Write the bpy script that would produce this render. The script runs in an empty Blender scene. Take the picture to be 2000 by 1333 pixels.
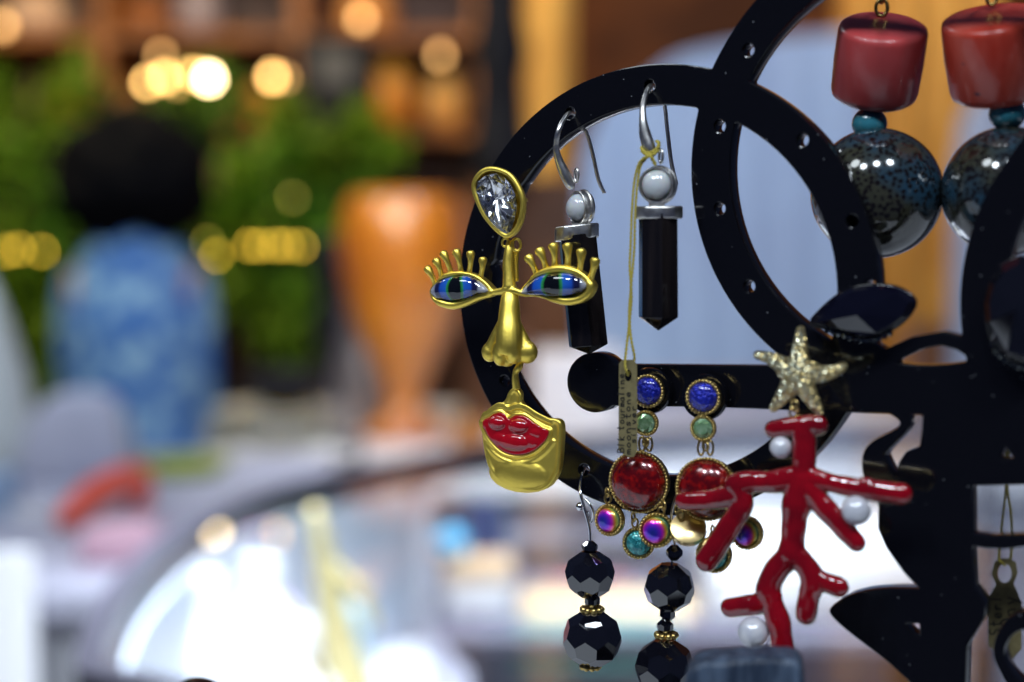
import bpy, bmesh, math, random
import numpy as np
from mathutils import Vector, Matrix
random.seed(11)
sc = bpy.context.scene
COL = sc.collection
R = math.radians
# ------------------------------------------------------------------ camera
TH = R(4.5)                       # the camera looks down a little
FPX = 3086.0                      # focal length in photograph pixels (2000 wide)
D0 = FPX * 1e-4                   # one photograph pixel is 0.1 mm on the plane of the earrings
FWD = Vector((0, math.cos(TH), -math.sin(TH)))
UPV = Vector((0, math.sin(TH), math.cos(TH)))
CAM = -FWD * D0
cd = bpy.data.cameras.new('camera')
cam = bpy.data.objects.new('camera', cd)
COL.objects.link(cam)
cam.location = CAM
cam.rotation_euler = (R(90) - TH, 0, 0)
cd.sensor_width = 36
cd.lens = FPX / 2000 * 36
cd.clip_start = 0.01
cd.clip_end = 50
cd.dof.use_dof = True
cd.dof.focus_distance = D0 - 0.006
cd.dof.aperture_fstop = 6.9
sc.camera = cam
# ------------------------------------------------------------------ world, exposure, lamps
w = bpy.data.worlds.new('World')
sc.world = w
w.use_nodes = True
w.node_tree.nodes['Background'].inputs[0].default_value = (0.16, 0.22, 0.48, 1)
w.node_tree.nodes['Background'].inputs[1].default_value = 0.11
sc.view_settings.view_transform = 'Standard'
sc.view_settings.look = 'None'
sc.view_settings.exposure = 0
sc.view_settings.gamma = 1
sc.render.engine = 'CYCLES'
cy = sc.cycles
cy.use_denoising = True
cy.sample_clamp_indirect = 6
cy.max_bounces = 10
cy.transmission_bounces = 10
cy.transparent_max_bounces = 12
cy.caustics_reflective = False
cy.caustics_refractive = False
cy.use_adaptive_sampling = False


def lamp(name, loc, aim, power, size, col, shape='DISK', spread=180):
    d = bpy.data.lights.new(name, 'AREA')
    d.shape = shape
    d.size = size
    d.energy = power
    d.color = col
    d.spread = R(spread)
    o = bpy.data.objects.new(name, d)
    COL.objects.link(o)
    o.location = loc
    o.rotation_euler = (Vector(aim) - Vector(loc)).to_track_quat('-Z', 'Y').to_euler()
    return o


COOL = (0.80, 0.90, 1.0)
WARM = (1.0, 0.62, 0.26)
lamp('ceiling_spot', (-0.62, -0.75, 1.05), (0.02, 0, 0), 6.6, 0.22, COOL)
lamp('ceiling_spot', (-0.14, -0.85, 1.12), (0.02, 0, 0), 6.6, 0.22, COOL)
lamp('ceiling_spot', (0.34, -0.78, 1.08), (0.02, 0, 0), 6.6, 0.22, COOL)
lamp('added_soft_lamp', (-0.9, -0.45, 1.2), (0.02, 0.05, -0.02), 3.6, 0.38, (0.86, 0.95, 1.0), 'DISK')  # added soft lamp, gives the gold something to reflect
lamp('unseen_downlight', (-0.14, 0.68, 0.62), (-0.16, 0.72, -0.3), 7.5, 0.22, (0.82, 0.90, 1.0), spread=62)
lamp('unseen_downlight', (0.06, 1.05, 0.55), (0.07, 1.62, -0.42), 3.0, 0.2, (0.86, 0.92, 1.0), spread=55)  # added lamp out of view to brighten the slate table
lamp('unseen_downlight', (0.34, 0.98, 0.50), (0.36, 1.52, -0.42), 3.2, 0.2, (0.84, 0.91, 1.0), spread=52)
lamp('aisle_light', (0.3, 1.3, 1.5), (0.5, 3.0, 0.0), 18, 0.5, (0.50, 0.68, 1.0))
lamp('aisle_light', (-1.2, 1.2, 1.5), (-0.7, 2.9, -0.1), 21, 0.5, (0.85, 0.93, 1.0))
lamp('shelf_light', (-1.3, 3.0, 1.6), (-1.0, 4.3, 0.2), 18, 0.5, WARM)
lamp('shelf_light', (0.0, 3.2, 1.7), (0.1, 5.0, 0.3), 15, 0.5, WARM)
lamp('shelf_light', (1.2, 2.7, 1.5), (1.0, 3.6, 0.1), 8, 0.5, WARM)
lamp('added_vase_lamp', (-0.28, 1.35, 0.55), (-0.13, 2.3, -0.08), 1.1, 0.3, (1.0, 0.86, 0.74), spread=60)  # added lamp out of view, gives the vase its pale highlight
lamp('added_plant_lamp', (-1.1, 2.6, 1.2), (-0.75, 3.5, -0.1), 6, 0.3, (1.0, 0.90, 0.55), spread=100)  # added lamp out of view to brighten the leaves


# ------------------------------------------------------------------ projection helpers (photograph pixel -> place)
def ray(px, py):
    return FWD * FPX + Vector((1, 0, 0)) * (px - 1000) + UPV * (666.5 - py)


def at(px, py, Y):
    d = ray(px, py)
    return CAM + d * ((Y - CAM.y) / d.y)


def psz(Y):
    return (Y - CAM.y) / FPX       # metres per photograph pixel at that distance


class Fr:
    """A hanging plane: origin, U right, V up, W towards the viewer; yaw turns it to face left."""

    def __init__(s, O, yaw=0.0, pitch=0.0, roll=0.0):
        a, b = R(yaw), R(pitch)
        s.O = Vector(O)
        U = Vector((math.cos(a), -math.sin(a), 0))
        W = Vector((-math.sin(a), -math.cos(a), 0))
        V = Vector((0, 0, 1))
        W2 = W * math.cos(b) + V * math.sin(b)
        V2 = V * math.cos(b) - W * math.sin(b)
        c = R(roll)
        s.U = U * math.cos(c) + V2 * math.sin(c)
        s.V = V2 * math.cos(c) - U * math.sin(c)
        s.W = W2
        s.s = (s.O - CAM).dot(FWD) / FPX

    def p(s, px, py, w=0.0):
        d = ray(px, py)
        Q = s.O + s.W * w
        return CAM + d * ((Q - CAM).dot(s.W) / d.dot(s.W))

    def off(s, c, u=0, v=0, w=0):
        return c + s.U * u + s.V * v + s.W * w

    def turned(s, c, yaw=0, pitch=0, roll=0):
        f = Fr(c, yaw, pitch, roll)
        return f


# ------------------------------------------------------------------ materials
MATS = {}


def M(name, col, rough=0.5, metal=0.0, coat=0.0, trans=0.0, ior=1.5, sss=0.0, spec=0.5, mix=None, bump=None,
      emit=None, sheen=0.0, rvar=None, thin=None, spots=None, smoothcoat=False):
    if name in MATS:
        return MATS[name]
    m = bpy.data.materials.new(name)
    m.use_nodes = True
    nt = m.node_tree
    b = nt.nodes['Principled BSDF']
    I = b.inputs
    I['Base Color'].default_value = (*col, 1)
    I['Roughness'].default_value = rough
    I['Metallic'].default_value = metal
    I['Coat Weight'].default_value = coat
    I['Coat Roughness'].default_value = 0.04
    I['Transmission Weight'].default_value = trans
    I['IOR'].default_value = ior
    I['Subsurface Weight'].default_value = sss
    I['Specular IOR Level'].default_value = spec
    I['Sheen Weight'].default_value = sheen
    if sss:
        I['Subsurface Radius'].default_value = (1, 0.7, 0.5)
        I['Subsurface Scale'].default_value = 0.0015
    if thin:
        I['Thin Film Thickness'].default_value = thin
        I['Thin Film IOR'].default_value = 1.5
    if emit:
        I['Emission Color'].default_value = (*emit[0], 1)
        I['Emission Strength'].default_value = emit[1]
    tc = nt.nodes.new('ShaderNodeTexCoord')

    def noise(scale, detail=4, sx=None):
        n = nt.nodes.new('ShaderNodeTexNoise')
        n.inputs['Scale'].default_value = scale
        n.inputs['Detail'].default_value = detail
        if sx:
            mp = nt.nodes.new('ShaderNodeMapping')
            mp.inputs['Scale'].default_value = sx
            nt.links.new(tc.outputs['Object'], mp.inputs[0])
            nt.links.new(mp.outputs[0], n.inputs[0])
        else:
            nt.links.new(tc.outputs['Object'], n.inputs[0])
        return n.outputs[0]
    last = None
    if mix:
        scale, c2, lo, hi = mix[:4]
        r = nt.nodes.new('ShaderNodeValToRGB')
        r.color_ramp.elements[0].position = lo
        r.color_ramp.elements[1].position = hi
        r.color_ramp.elements[0].color = (*col, 1)
        r.color_ramp.elements[1].color = (*c2, 1)
        nt.links.new(noise(scale, 5, mix[4] if len(mix) > 4 else None), r.inputs[0])
        last = r.outputs[0]
    if spots:
        scale, c2, lo, hi = spots
        v = nt.nodes.new('ShaderNodeTexVoronoi')
        v.inputs['Scale'].default_value = scale
        nz = nt.nodes.new('ShaderNodeTexNoise')
        nz.inputs['Scale'].default_value = scale * 1.3
        nt.links.new(tc.outputs['Object'], nz.inputs[0])
        add = nt.nodes.new('ShaderNodeMixRGB')
        add.blend_type = 'LINEAR_LIGHT'
        add.inputs[0].default_value = 0.35 / scale
        nt.links.new(tc.outputs['Object'], add.inputs[1])
        nt.links.new(nz.outputs[1], add.inputs[2])
        nt.links.new(add.outputs[0], v.inputs[0])
        r = nt.nodes.new('ShaderNodeValToRGB')
        r.color_ramp.elements[0].position = lo
        r.color_ramp.elements[1].position = hi
        r.color_ramp.elements[0].color = (1, 1, 1, 1)
        r.color_ramp.elements[1].color = (0, 0, 0, 1)
        nt.links.new(v.outputs['Distance'], r.inputs[0])
        mx = nt.nodes.new('ShaderNodeMixRGB')
        nt.links.new(r.outputs[0], mx.inputs[0])
        if last is not None:
            nt.links.new(last, mx.inputs[1])
        else:
            mx.inputs[1].default_value = (*col, 1)
        mx.inputs[2].default_value = (*c2, 1)
        last = mx.outputs[0]
    if last is not None:
        nt.links.new(last, I['Base Color'])
    if rvar:
        scale, lo, hi = rvar
        mr = nt.nodes.new('ShaderNodeMapRange')
        mr.inputs[3].default_value = lo
        mr.inputs[4].default_value = hi
        nt.links.new(noise(scale, 6), mr.inputs[0])
        nt.links.new(mr.outputs[0], I['Roughness'])
    if bump:
        scale, strength, dist = bump[:3]
        bp = nt.nodes.new('ShaderNodeBump')
        bp.inputs['Strength'].default_value = strength
        bp.inputs['Distance'].default_value = dist
        nt.links.new(noise(scale, 3, bump[3] if len(bump) > 3 else None), bp.inputs['Height'])
        nt.links.new(bp.outputs[0], I['Normal'])
        if not smoothcoat:
            nt.links.new(bp.outputs[0], I['Coat Normal'])
    MATS[name] = m
    return m


def ramp_mat(name, axis, stops, rough=0.06, metal=0.0, coat=1.0, expr=None):
    """colour print across an object's own axes: axis 'x' (across) or 'r' (from the centre); stops in metres"""
    m = bpy.data.materials.new(name)
    m.use_nodes = True
    nt = m.node_tree
    I = nt.nodes['Principled BSDF'].inputs
    I['Roughness'].default_value = rough
    I['Metallic'].default_value = metal
    I['Coat Weight'].default_value = coat
    I['Coat Roughness'].default_value = 0.02
    tc = nt.nodes.new('ShaderNodeTexCoord')
    sp = nt.nodes.new('ShaderNodeSeparateXYZ')
    nt.links.new(tc.outputs['Object'], sp.inputs[0])
    lo, hi = stops[0][0], stops[-1][0]
    mr = nt.nodes.new('ShaderNodeMapRange')
    mr.inputs[1].default_value = lo
    mr.inputs[2].default_value = hi
    if axis == 'x':
        nt.links.new(sp.outputs[0], mr.inputs[0])
    else:
        ln = nt.nodes.new('ShaderNodeVectorMath')
        ln.operation = 'LENGTH'
        mp = nt.nodes.new('ShaderNodeMapping')
        mp.inputs['Scale'].default_value = (1, 1, 0)
        if expr:
            mp.inputs['Location'].default_value = expr
        nt.links.new(tc.outputs['Object'], mp.inputs[0])
        nt.links.new(mp.outputs[0], ln.inputs[0])
        nt.links.new(ln.outputs['Value'], mr.inputs[0])
    cr = nt.nodes.new('ShaderNodeValToRGB')
    els = cr.color_ramp.elements
    els[0].position, els[0].color = 0.0, (*stops[0][1], 1)
    els[1].position, els[1].color = 1.0, (*stops[-1][1], 1)
    for p, c in stops[1:-1]:
        els.new((p - lo) / (hi - lo)).color = (*c, 1)
    nt.links.new(mr.outputs[0], cr.inputs[0])
    nt.links.new(cr.outputs[0], I['Base Color'])
    return m


acrylic = M('black_acrylic', (0.004, 0.004, 0.006), 0.10, spec=0.5, rvar=(260, 0.07, 0.16),
            spots=(420, (0.22, 0.23, 0.25), 0.035, 0.06), bump=(30, 0.04, 0.001))
silver = M('worn_silver', (0.80, 0.79, 0.77), 0.24, 1.0, mix=(700, (0.50, 0.46, 0.42), 0.45, 0.75), rvar=(900, 0.22, 0.45))
steel = M('bright_silver_wire', (0.75, 0.76, 0.78), 0.15, 1.0)
gold = M('satin_gold', (1.0, 0.76, 0.13), 0.38, 1.0, mix=(260, (0.88, 0.66, 0.12), 0.35, 0.7), rvar=(500, 0.36, 0.50), bump=(1400, 0.05, 0.0004))
goldp = M('polished_gold', (0.83, 0.62, 0.26), 0.20, 1.0, mix=(500, (0.55, 0.38, 0.13), 0.45, 0.8))
golda = M('antique_gold', (0.62, 0.45, 0.16), 0.28, 1.0, mix=(900, (0.30, 0.20, 0.06), 0.4, 0.75))
goldd = M('flat_gold_disc', (0.85, 0.64, 0.30), 0.28, 1.0)
moon = M('moonstone', (0.92, 0.94, 0.97), 0.14, coat=0.8, trans=0.35, sss=0.6, mix=(260, (0.74, 0.80, 0.92), 0.40, 0.68), bump=(600, 0.1, 0.0005))
tourm = M('black_tourmaline', (0.006, 0.005, 0.006), 0.07, spec=0.6, mix=(500, (0.016, 0.012, 0.012), 0.45, 0.7, (1, 1, 0.05)), bump=(900, 0.10, 0.0004, (1, 1, 0.03)))
thread = M('yellow_thread', (0.48, 0.39, 0.06), 0.85, bump=(4000, 0.8, 0.0003))
card = M('olive_tag_card', (0.20, 0.165, 0.07), 0.6, mix=(900, (0.15, 0.12, 0.05), 0.35, 0.7))
ink = M('black_ink', (0.01, 0.01, 0.012), 0.6)
crystal = M('clear_crystal', (1, 1, 1), 0.0, trans=1.0, ior=1.58)
foil = M('mirror_foil', (0.96, 0.97, 1.0), 0.12, 1.0)
glass = {k: M(k + '_cabochon_glass', c, 0.0, trans=1.0, ior=1.36) for k, c in
         dict(blue=(0.20, 0.28, 0.95), red=(0.80, 0.05, 0.05), teal=(0.45, 0.92, 0.90), purple=(0.88, 0.84, 1.0), green=(0.62, 0.85, 0.55)).items()}
back = dict(
    blue=M('blue_cabochon', (0.006, 0.010, 0.26), 0.25, 0.45, coat=1.0, mix=(1300, (0.015, 0.035, 0.62), 0.42, 0.70), bump=(1300, 0.8, 0.0008), smoothcoat=True),
    red=M('red_cabochon', (0.11, 0.001, 0.003), 0.18, 0.2, coat=1.0, mix=(1000, (0.40, 0.006, 0.003), 0.45, 0.75), bump=(1700, 0.12, 0.0005), smoothcoat=True),
    teal=M('teal_cabochon', (0.012, 0.22, 0.25), 0.22, 0.5, coat=1.0, mix=(800, (0.16, 0.72, 0.68), 0.42, 0.66), bump=(1300, 0.8, 0.0008), smoothcoat=True),
    green=M('green_foil', (0.55, 0.75, 0.45), 0.15, 0.9, mix=(500, (0.25, 0.38, 0.14), 0.4, 0.65)),
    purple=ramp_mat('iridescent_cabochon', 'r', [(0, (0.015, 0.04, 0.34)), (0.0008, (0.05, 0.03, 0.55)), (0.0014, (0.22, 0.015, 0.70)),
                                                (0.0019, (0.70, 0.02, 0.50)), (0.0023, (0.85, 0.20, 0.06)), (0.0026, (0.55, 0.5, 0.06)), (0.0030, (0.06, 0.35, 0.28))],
                    0.25, 0.55, 1.0, (0.0005, 0.0002, 0)))  # iridescent sheen painted in as fixed colour bands
enamel = M('red_enamel', (0.29, 0.002, 0.008), 0.06, coat=1.0, mix=(140, (0.16, 0.0015, 0.006), 0.38, 0.66), bump=(260, 0.18, 0.0009))
lipm = M('lip_enamel', (0.42, 0.003, 0.010), 0.10, coat=1.0, mix=(200, (0.36, 0.003, 0.01), 0.4, 0.7), bump=(500, 0.15, 0.0006))
pearl = M('pearl', (0.66, 0.66, 0.70), 0.10, coat=1.0, spec=1.0, mix=(300, (0.58, 0.59, 0.66), 0.4, 0.6))
glitter0 = M('gold_paint', (0.66, 0.55, 0.24), 0.22, 1.0, mix=(2600, (0.95, 0.98, 0.82), 0.55, 0.66), bump=(2600, 1.0, 0.0009))
coralm = M('pink_coral', (0.50, 0.055, 0.055), 0.30, coat=0.12, sss=0.2, mix=(240, (0.48, 0.075, 0.075), 0.35, 0.7, (1, 1, 0.12)), bump=(260, 0.06, 0.0008))
coralr = M('red_orange_coral', (0.50, 0.040, 0.020), 0.28, coat=0.15, sss=0.2, mix=(200, (0.56, 0.09, 0.06), 0.4, 0.7, (1, 1, 0.12)),
           spots=(170, (0.06, 0.02, 0.05), 0.05, 0.12), bump=(260, 0.06, 0.0008))
turq = M('turquoise', (0.035, 0.19, 0.25), 0.16, coat=0.4, mix=(300, (0.10, 0.13, 0.08), 0.52, 0.72))
ceram = M('speckled_ceramic', (0.016, 0.045, 0.075), 0.12, coat=0.8, mix=(110, (0.036, 0.036, 0.024), 0.38, 0.58), spots=(1050, (0.006, 0.004, 0.004), 0.36, 0.56))
jet = M('jet_black_glass', (0.004, 0.004, 0.007), 0.03, spec=0.75, ior=1.8)
jetn = M('navy_black_glass', (0.003, 0.003, 0.009), 0.05, spec=0.7, ior=1.6)
slabm = M('blue_grey_stone', (0.014, 0.026, 0.052), 0.5, mix=(420, (0.075, 0.11, 0.17), 0.42, 0.66, (1, 1, 0.10)), bump=(420, 0.9, 0.002, (1, 1, 0.15)))

def flake_mat(name, col, col2, scale):
    m = bpy.data.materials.new(name)
    m.use_nodes = True
    nt = m.node_tree
    I = nt.nodes['Principled BSDF'].inputs
    I['Metallic'].default_value = 1.0
    I['Roughness'].default_value = 0.30
    tc = nt.nodes.new('ShaderNodeTexCoord')
    v = nt.nodes.new('ShaderNodeTexVoronoi')
    v.inputs['Scale'].default_value = scale
    nt.links.new(tc.outputs['Object'], v.inputs[0])
    sb = nt.nodes.new('ShaderNodeVectorMath')
    sb.operation = 'SUBTRACT'
    sb.inputs[1].default_value = (0.5, 0.5, 0.5)
    nt.links.new(v.outputs['Color'], sb.inputs[0])
    sl = nt.nodes.new('ShaderNodeVectorMath')
    sl.operation = 'SCALE'
    sl.inputs['Scale'].default_value = 1.4
    nt.links.new(sb.outputs[0], sl.inputs[0])
    ge = nt.nodes.new('ShaderNodeNewGeometry')
    ad = nt.nodes.new('ShaderNodeVectorMath')
    nt.links.new(ge.outputs['Normal'], ad.inputs[0])
    nt.links.new(sl.outputs[0], ad.inputs[1])
    nm = nt.nodes.new('ShaderNodeVectorMath')
    nm.operation = 'NORMALIZE'
    nt.links.new(ad.outputs[0], nm.inputs[0])
    nt.links.new(nm.outputs[0], I['Normal'])
    sp = nt.nodes.new('ShaderNodeSeparateColor')
    nt.links.new(v.outputs['Color'], sp.inputs[0])
    r = nt.nodes.new('ShaderNodeValToRGB')
    r.color_ramp.elements[0].position, r.color_ramp.elements[1].position = 0.45, 0.9
    r.color_ramp.elements[0].color, r.color_ramp.elements[1].color = (*col, 1), (*col2, 1)
    nt.links.new(sp.outputs[0], r.inputs[0])
    nt.links.new(r.outputs[0], I['Base Color'])
    return m


glitter = flake_mat('gold_glitter', (0.66, 0.50, 0.20), (0.90, 0.97, 0.78), 4600)

# ------------------------------------------------------------------ mesh building
WM = {}                      # world matrix of each empty / part, known without a depsgraph update


def thing(name, O, yaw=0.0, label='', cat='', group=None):
    o = bpy.data.objects.new(name, None)
    COL.objects.link(o)
    o.empty_display_size = 0.01
    o.location = O
    o.rotation_euler = (0, 0, -R(yaw))
    WM[o.name] = Matrix.Translation(Vector(O)) @ Matrix.Rotation(-R(yaw), 4, 'Z')
    o['label'] = label
    o['category'] = cat
    if group:
        o['group'] = group
    return o


def tag(o, label, cat, group=None):
    o['label'] = label
    o['category'] = cat
    if group:
        o['group'] = group
    return o


def crom(P, n=8, closed=False):
    """Catmull-Rom through points (Vectors or tuples of any length)"""
    P = [np.array(p, float) for p in P]
    out = []
    N = len(P)
    for i in range(N if closed else N - 1):
        g = (lambda k: P[k % N]) if closed else (lambda k: P[min(max(k, 0), N - 1)])
        a, b, c, d = g(i - 1), g(i), g(i + 1), g(i + 2)
        for k in range(n):
            t = k / n
            out.append(0.5 * ((2 * b) + (c - a) * t + (2 * a - 5 * b + 4 * c - d) * t * t + (3 * b - a - 3 * c + d) * t ** 3))
    if not closed:
        out.append(P[-1])
    return out


class MB:
    def __init__(s):
        s.v = []
        s.f = []
        s.m = []
        s.cur = 0

    def add(s, vs, fs):
        n = len(s.v)
        s.v += [Vector(q) for q in vs]
        s.f += [tuple(i + n for i in f) for f in fs]
        s.m += [s.cur] * len(fs)
        return s

    def sphere(s, c, r, nu=16, nv=10, axes=None):
        ax = axes or (Vector((1, 0, 0)), Vector((0, 1, 0)), Vector((0, 0, 1)))
        rr = r if isinstance(r, (tuple, list)) else (r, r, r)
        vs = [c + ax[2] * rr[2]]
        for j in range(1, nv):
            a = math.pi * j / nv
            for i in range(nu):
                b = 2 * math.pi * i / nu
                vs.append(c + ax[0] * (rr[0] * math.sin(a) * math.cos(b)) + ax[1] * (rr[1] * math.sin(a) * math.sin(b)) + ax[2] * (rr[2] * math.cos(a)))
        vs.append(c - ax[2] * rr[2])
        L = len(vs) - 1
        fs = [(0, 1 + i, 1 + (i + 1) % nu) for i in range(nu)]
        for j in range(nv - 2):
            for i in range(nu):
                a, b = 1 + j * nu + i, 1 + j * nu + (i + 1) % nu
                fs.append((a, a + nu, b + nu, b))
        k = 1 + (nv - 2) * nu
        fs += [(L, k + (i + 1) % nu, k + i) for i in range(nu)]
        return s.add(vs, fs)

    def tube(s, path, rad, n=10, closed=False, flat=None):
        P = [Vector(p) for p in path]
        N = len(P)
        rad = [rad] * N if not isinstance(rad, (list, tuple)) else list(rad)
        ring = []
        T0 = (P[1] - P[0]).normalized()
        ref = Vector((0, 0, 1)) if abs(T0.z) < 0.9 else Vector((1, 0, 0))
        X = (ref - T0 * ref.dot(T0)).normalized()
        vs = []
        for i in range(N):
            if closed:
                T = (P[(i + 1) % N] - P[i - 1]).normalized()
            else:
                T = (P[min(i + 1, N - 1)] - P[max(i - 1, 0)]).normalized()
            X = (X - T * X.dot(T))
            X = X.normalized() if X.length > 1e-9 else T.orthogonal().normalized()
            Yv = T.cross(X)
            for k in range(n):
                a = 2 * math.pi * k / n
                q = X * (math.cos(a) * rad[i]) + Yv * (math.sin(a) * rad[i])
                if flat:
                    q = q - flat[0] * q.dot(flat[0]) * (1 - flat[1])
                vs.append(P[i] + q)
        fs = []
        for i in range(N if closed else N - 1):
            for k in range(n):
                a, b = i * n + k, i * n + (k + 1) % n
                c, d = ((i + 1) % N) * n + k, ((i + 1) % N) * n + (k + 1) % n
                fs.append((a, b, d, c))
        if not closed:
            fs.append(tuple(range(n))[::-1])
            fs.append(tuple(range((N - 1) * n, N * n)))
        return s.add(vs, fs)

    def capsule(s, a, b, ra, rb, n=14, flat=None):
        a, b = Vector(a), Vector(b)
        T = (b - a)
        L = T.length
        T.normalize()
        path, rad = [], []
        for k in range(1, 5):
            t = math.pi / 2 * (1 - k / 5)
            path.append(a - T * ra * math.sin(t))
            rad.append(ra * math.cos(t))
        path.append(a)
        rad.append(ra)
        path.append(b)
        rad.append(rb)
        for k in range(1, 5):
            t = math.pi / 2 * k / 5
            path.append(b + T * rb * math.sin(t))
            rad.append(rb * math.cos(t))
        return s.tube(path, rad, n, flat=flat)

    def rtube(s, path, rad, n=14, flat=None):
        """tube with rounded ends"""
        P = [Vector(p) for p in path]
        r = list(rad)
        d0, d1 = (P[0] - P[1]).normalized(), (P[-1] - P[-2]).normalized()
        a, ra, b, rb_ = [], [], [], []
        for k in range(1, 6):
            t = math.pi / 2 * k / 5.4
            a.append(P[0] + d0 * r[0] * math.sin(t)); ra.append(r[0] * math.cos(t))
            b.append(P[-1] + d1 * r[-1] * math.sin(t)); rb_.append(r[-1] * math.cos(t))
        return s.tube(a[::-1] + P + b, ra[::-1] + r + rb_, n, flat=flat)

    def lathe(s, O, U, V, W, prof, n=32, ru=1.0, rv=1.0):
        vs, rows = [], []
        for r, wv in prof:
            if r <= 1e-9:
                rows.append([len(vs)])
                vs.append(O + W * wv)
            else:
                rows.append(list(range(len(vs), len(vs) + n)))
                for k in range(n):
                    a = 2 * math.pi * k / n
                    vs.append(O + U * (r * ru * math.cos(a)) + V * (r * rv * math.sin(a)) + W * wv)
        fs = []
        for A, B in zip(rows, rows[1:]):
            for k in range(n):
                if len(A) == 1 and len(B) == 1:
                    continue
                if len(A) == 1:
                    fs.append((A[0], B[k], B[(k + 1) % n]))
                elif len(B) == 1:
                    fs.append((A[k], B[0], A[(k + 1) % n]))
                else:
                    fs.append((A[k], B[k], B[(k + 1) % n], A[(k + 1) % n]))
        for row in (rows[0], rows[-1]):
            if len(row) > 1:
                fs.append(tuple(row))
        return s.add(vs, fs)

    def prism(s, front, dvec):
        n = len(front)
        vs = list(front) + [Vector(p) + dvec for p in front]
        fs = [tuple(range(n)), tuple(range(2 * n - 1, n - 1, -1))]
        fs += [(i, i + n, (i + 1) % n + n, (i + 1) % n) for i in range(n)]
        return s.add(vs, fs)

    def box(s, lo, hi):
        x0, y0, z0 = lo
        x1, y1, z1 = hi
        return s.prism([Vector(p) for p in ((x0, y0, z0), (x1, y0, z0), (x1, y0, z1), (x0, y0, z1))], Vector((0, y1 - y0, 0)))

    def torus(s, O, U, V, r, t, n=20, m=8, rv=None):
        rv = rv or r
        return s.tube([O + U * (r * math.cos(2 * math.pi * k / n)) + V * (rv * math.sin(2 * math.pi * k / n)) for k in range(n)], t, m, closed=True)

    def rings(s, rings, cap0=True, cap1=True):
        """loft between closed rings of the same count; a ring of one point is a pole"""
        rows, vs = [], []
        for r in rings:
            rows.append(list(range(len(vs), len(vs) + len(r))))
            vs += list(r)
        fs = []
        for A, B in zip(rows, rows[1:]):
            n = max(len(A), len(B))
            for k in range(n):
                k2 = (k + 1) % n
                if len(A) == 1:
                    fs.append((A[0], B[k], B[k2]))
                elif len(B) == 1:
                    fs.append((A[k], B[0], A[k2]))
                else:
                    fs.append((A[k], B[k], B[k2], A[k2]))
        if cap0 and len(rows[0]) > 1:
            fs.append(tuple(rows[0]))
        if cap1 and len(rows[-1]) > 1:
            fs.append(tuple(rows[-1]))
        return s.add(vs, fs)

    def build(s, name, mat, parent=None, smooth=True, remesh=None, iters=0, frame=None, bevel=None, sharp=None):
        PM = WM[parent.name] if parent is not None else Matrix.Identity(4)
        if frame:
            O, U, V, W = frame
            LM = Matrix((U, V, W)).transposed().to_4x4()
            LM.translation = O
        else:
            LM = PM.copy()
            if parent is None:
                c = Vector((0, 0, 0))
                for q in s.v:
                    c += q
                LM = Matrix.Translation(c / max(1, len(s.v)))
        inv = LM.inverted()
        me = bpy.data.meshes.new(name)
        me.from_pydata([inv @ q for q in s.v], [], s.f)
        mats = mat if isinstance(mat, (list, tuple)) else [mat]
        for mm in mats:
            me.materials.append(mm)
        if len(mats) > 1:
            me.polygons.foreach_set('material_index', s.m)
        bm = bmesh.new()
        bm.from_mesh(me)
        bmesh.ops.recalc_face_normals(bm, faces=bm.faces)
        bm.to_mesh(me)
        bm.free()
        o = bpy.data.objects.new(name, me)
        COL.objects.link(o)
        mods = []
        if bevel:
            md = o.modifiers.new('b', 'BEVEL')
            md.width = bevel
            md.segments = 3
            md.limit_method = 'ANGLE'
            mods.append(md)
        if remesh:
            md = o.modifiers.new('r', 'REMESH')
            md.mode = 'VOXEL'
            md.voxel_size = remesh
            md.use_smooth_shade = smooth
            mods.append(md)
        if iters:
            md = o.modifiers.new('s', 'SMOOTH')
            md.factor = 0.5
            md.iterations = iters
            mods.append(md)
        if mods:
            dg = bpy.context.evaluated_depsgraph_get()
            dg.update()
            new = bpy.data.meshes.new_from_object(o.evaluated_get(dg))
            o.modifiers.clear()
            o.data = new
            bpy.data.meshes.remove(me)
            me = new
            me.name = name
        if smooth and not remesh:
            me.polygons.foreach_set('use_smooth', [True] * len(me.polygons))
            if sharp:
                me.set_sharp_from_angle(angle=R(sharp))
        if parent is not None:
            o.parent = parent
            o.matrix_local = PM.inverted() @ LM
        else:
            o.matrix_local = LM
        WM[o.name] = LM
        return o


def outline(fr, pts, w=0.0, n=6):
    return [fr.p(a, b, w) for a, b in crom(pts, n, True)]


def cr_path(fr, pts, n=8):
    """pts: (px, py, w mm, radius px) -> smooth path and radii"""
    q = crom(pts, n)
    return [fr.p(a, b, c * 1e-3) for a, b, c, d in q], [d * fr.s for a, b, c, d in q]


# ================================================================== the black earring stand
YAW = 28
T = 0.0046
PL = Fr((0, 0.004, 0), YAW)            # front face of the plate


def uvp(px, py):
    q = PL.p(px, py) - PL.O
    return q.dot(PL.U), q.dot(PL.V)


G = 0.00028
gu = np.arange(-0.016, 0.178, G)
gv = np.arange(-0.140, 0.082, G)
GU, GV = np.meshgrid(gu, gv, indexing='ij')


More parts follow.
